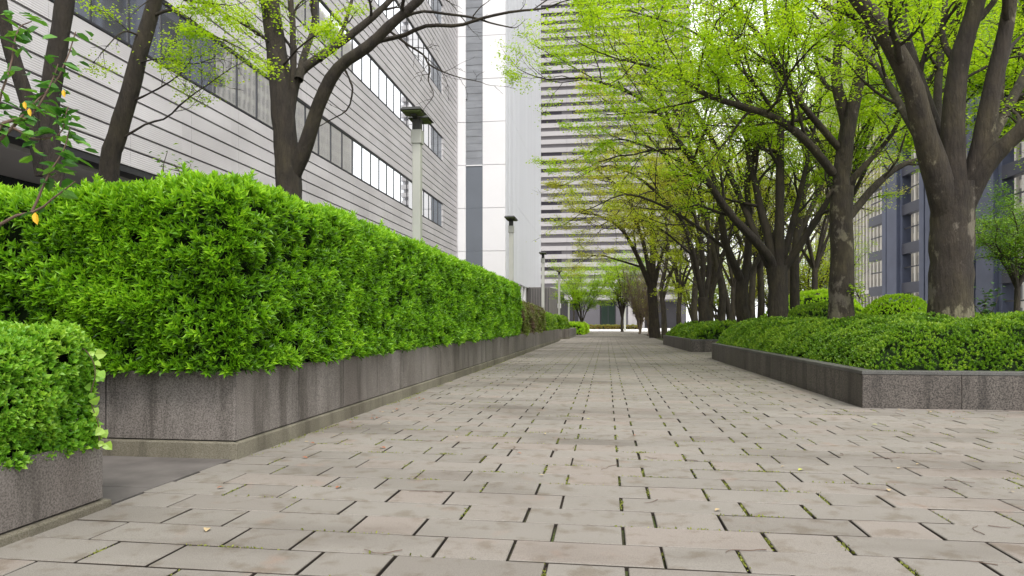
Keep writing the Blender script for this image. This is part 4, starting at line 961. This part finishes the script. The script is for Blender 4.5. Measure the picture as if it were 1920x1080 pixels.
make_tree('maple_tree', 'slim trunk leaning to the right behind the hedge, with thin low twigs', P(205, 470, z), [
    dict(p=PL(z, (195, 600), (205, 320), (218, 262), (240, 185), (262, 100), (290, 0), (305, -80)), r=(.165, .11), start=.85, sides=14, k=18),
    dict(p=PL(z, (248, 190), (290, 170), (330, 145), (350, 125), dz=-.4), r=(.02, .006), start=.4, ratio=.3, bare=True, step=.2),
    dict(p=PL(z, (232, 258), (275, 232), (312, 221), (345, 190), (380, 165), (430, 130), (460, 115), dz=-.4), r=(.02, .005), start=.4, ratio=.3, bare=True, step=.2),
    dict(p=PL(z, (285, 30), (330, 20), (390, 60), (450, 90), dz=-.6), r=(.03, .008), start=.1, ratio=.5, step=.2, up=-.02),
    dict(p=PL(z, (255, 120), (300, 110), (360, 120), (400, 110), dz=-.6), r=(.015, .006), start=.15, ratio=.45, step=.2, up=-.02),
    dict(p=PL(z, (270, 70), (230, 60), (190, 100), dz=-.6), r=(.02, .006), start=.1, ratio=.5, step=.15, up=-.02),
    dict(p=PL(z, (295, -20), (350, 0), (430, 10), dz=-.6), r=(.03, .008), start=.1, ratio=.4, step=.2, up=-.02),
], 112, M['bark'], M['leaf_fresh'], per=5, size=.04, leafn=9000, ratio=.2, lmax=.7, mx=3, thin=.86)
z = 8.6
make_tree('maple_tree', 'leftmost tree behind the hedge, twin stems parting at the frame edge', P(100, 500, z), [
    dict(p=PL(z, (104, 640), (102, 330), (92, 250), (95, 180), (108, 90), (122, 0), (130, -80)), r=(.17, .15), start=.9, sides=14, k=16),
    dict(p=PL(z, (80, 330), (60, 220), (28, 120), (5, 30), (-10, -60), dz=-.4), r=(.13, .10), start=.9, sides=12),
], 113, M['bark_dark'], M['leaf_fresh'], per=4, size=.045, leafn=3000, ratio=.2, lmax=.7, thin=.68)

# the leafy sapling close to the camera
def sapling():
    z = 2.6; t = empty('camphor_sapling', tuple(P(-120, 900, z)), 'leafy young sapling close at the left edge, with drooping glossy leaves, a few yellow', 'sapling')
    T = Tree(131)
    sp = [PL(z, (-140, 760), (-90, 560), (-30, 460), (20, 410), (70, 395), (100, 370), (140, 340), dz=-.1), PL(z, (-60, 500), (-20, 300), (30, 230), (70, 190), (110, 150), (140, 60), dz=.2),
          PL(z, (-40, 330), (0, 235), (50, 220), (90, 175), (110, 120), dz=.1), PL(z, (20, 240), (60, 260), (110, 250), (130, 200), dz=.1), PL(z, (60, 400), (85, 330), (110, 290), (130, 240), dz=0), PL(z, (-30, 300), (10, 150), (30, 60), (60, 40), dz=.2)]
    pos = []
    for i, s in enumerate(sp):
        c, r = T.limb(s, .009 if i < 3 else .005, .002, 12, 6); 
        for q in range(0 if i == 0 else 3, 12):
            if i == 0 and q > 6: pos.append(c[q]); continue
            if i == 0: continue
            for _ in range(4):
                pos.append(c[q] + T.np.normal(size=3) * (.025, .025, .03))
    T.wood('stem', M['twig'], t)
    p = np.array(pos); N = len(p); ph = T.np.rand(N) * 6.28; d = np.stack([np.cos(ph), np.sin(ph), T.np.uniform(-.6, .5, N)], 1); nn = unit(np.array([0, 0, 1.]) + T.np.normal(size=(N, 3)) * .6)
    leaves_obj('foliage', [leaf6(p, d, nn, T.np.uniform(.035, .085, N), .27, .08)], M['leaf_sapling'], t)
    for k, (u, v, zz) in enumerate(((66, 398, 2.48), (119, 168, 2.7), (46, 190, 2.6), (55, 203, 2.6))):
        q = P(u, v, zz)[None]; V, Tt, R = leaf6(q, np.array([[.1, .05, -1.]]), np.array([[.2, -1., 0.]]), np.array([.045 if k == 0 else .03]), .3)
        leaves_obj('yellow_leaf', [(V, Tt, R)], M['leaf_yellowed'], t)
M['leaf_sapling'] = leafmat('sapling leaves', (.035, .12, .02), (.06, .20, .03), (.15, .34, .05), .35, .3)
sapling()
# ivy strand over the near planter corner
def ivy():
    t = empty('ivy', (-2.66, 3.3, .37), 'pale lime ivy strand hanging over the corner of the low left planter', 'ivy')
    R = np.random.RandomState(5); path = catmull([P(120, 650, 3.6), P(160, 655, 3.62), P(178, 690, 3.65), P(172, 745, 3.66), P(184, 790, 3.66), P(188, 835, 3.66)], 30)
    p = np.repeat(path[::2], 2, 0) + R.normal(size=(30, 3)) * .016; p = np.concatenate([p, P(145, 815, 3.6) + R.normal(size=(5, 3)) * .02, P(95, 735, 3.4) + R.normal(size=(2, 3)) * .01]); N = len(p)
    d = unit(R.normal(size=(N, 3)) + (0, 0, -.6)); nn = unit(np.array([.8, -.6, .3]) + R.normal(size=(N, 3)) * .35)
    leaves_obj('foliage', [leaf6(p, d, nn, R.uniform(.03, .06, N), .5, .10, ((.22, 1.0), (.62, .72)))], M['leaf_ivy'], t)
    T = Tree(6); T.tube(path, np.full(30, .0025), 5); T.wood('stem', M['twig'], t)
ivy()
# broad-leaved weed behind the nearest trunk
def weed_plant(name, label, u, v0, v1, z, n, L, m, seed, wr=.3):
    a = P(u, v0, z); b = P(u, v1, z); t = empty(name, tuple(a), label, 'plant'); T = Tree(seed); pos = []
    for k in range(5):
        e = b + T.np.normal(size=3) * (.18, .1, .08); c, r = T.limb([a, (a + e) / 2 + T.np.normal(size=3) * .05, e], .008, .003, 8, 4); pos += [c[q] + T.np.normal(size=3) * .04 for q in range(2, 8) for _ in range(n)]
    T.wood('stem', M['bark_far'], t); p = np.array(pos); N = len(p); ph = T.np.rand(N) * 6.28
    leaves_obj('foliage', [leaf_arrays(p, np.stack([np.cos(ph), np.sin(ph), T.np.uniform(-.3, .5, N)], 1), unit(np.array([0, 0, 1.]) + T.np.normal(size=(N, 3)) * .5), T.np.uniform(.6, 1.1, N) * L, wr)], m, t)
weed_plant('leafy_plant', 'blue-green self-sown plant standing up right of the nearest trunk', 1850, 600, 545, 12.5, 3, .10, M['leaf_dark'], 141)
weed_plant('leafy_plant', 'small leafy sprig growing at the right side of the second trunk', 1612, 560, 540, 13.6, 3, .09, M['leaf_fresh'], 142)
weed_plant('leafy_plant', 'tuft of weeds poking out of the top of the tall hedge near the leaning trunk', 328, 350, 295, 6.2, 4, .05, M['leaf_azalea'], 143, .15)
weed_plant('leafy_plant', 'feathery bluish plant at the foot of the knotty forked tree', 1400, 655, 615, 17.5, 9, .06, M['leaf_dark'], 144, .15)

# ------------------------------------------------------------------ fallen leaves and twigs on the path
def litter():
    R = np.random.RandomState(77)
    kinds = (('fallen_tan', 'dry tan leaf lying flat on the pale paving'), ('fallen_rust', 'curled rust-brown leaf lying on the pale paving'), ('fallen_lime', 'yellow-green fallen leaf lying on the pale paving'))
    protos = []
    for key, _ in kinds:
        ys = np.linspace(0, 1, 7); w = .34 * np.sin(ys * math.pi) ** .8 * (1 - .25 * ys); V = []; Q = []
        for i, (a, b) in enumerate(zip(ys, w)): V += [(-b, a - .5, .10 * abs(b) + .14 * math.sin(a * 3)), (0, a - .5, .14 * math.sin(a * 3)), (b, a - .5, .16 * abs(b) + .14 * math.sin(a * 3))]
        for i in range(6): k = i * 3; Q += [(k, k + 1, k + 4, k + 3), (k + 1, k + 2, k + 5, k + 4)]
        me = np_mesh('fallen_leaf', np.array(V), quads=np.array(Q), smooth=True); me.materials.append(M[key]); protos.append(me)
    fixed = [(2.55, 4.02, 0), (1.66, 4.38, 0), (2.2, 3.85, 1), (-.42, 4.5, 0), (-2.2, 4.85, 1), (1.3, 4.9, 2), (-1.6, 4.0, 1), (2.5, 3.1, 1), (-1.9, 3.1, 0), (-2.3, 3.9, 1)]
    spots = fixed + [(R.uniform(-2.4, 4.2), R.uniform(3.0, 7.5), R.choice([0, 0, 1, 2])) for _ in range(16)] + [(R.uniform(-2.54, -2.35), R.uniform(4.9, 9), R.choice([0, 1, 1])) for _ in range(16)] + [(R.uniform(3.1, 6.5), R.uniform(8.2, 8.5), R.choice([0, 0, 1])) for _ in range(9)]
    for x, y, k in spots:
        o = bpy.data.objects.new('fallen_leaf', protos[k]); COL.objects.link(o); s = R.uniform(.03, .055)
        o.location = (x, y, .004 + .002); o.scale = (s, s, s); o.rotation_euler = (R.uniform(-.1, .1), R.uniform(-.1, .1), R.uniform(0, 6.28)); tag(o, kinds[k][1], 'fallen leaf', 'fallen leaves on the paving')
    for i in range(26):
        x, y = R.uniform(-1.2, 3.2), R.uniform(2.85, 5.6); L = R.uniform(.06, .22); a = R.uniform(0, 6.28); pts = [np.array([0, 0, 0.])]
        for k in range(6): a += R.normal() * .45; pts.append(pts[-1] + np.array([math.cos(a), math.sin(a), 0]) * L / 6)
        V, Q = tubes([catmull(pts, 12) + (0, 0, .001)], [np.linspace(.0022, .0012, 12)], 5)
        o = link_mesh('twig', np_mesh('twig', V, quads=Q, smooth=True), M['twig']); o.location = (x, y, .004); tag(o, 'thin curved dry twig lying on the pale paving', 'twig', 'dry twigs on the paving')
litter()
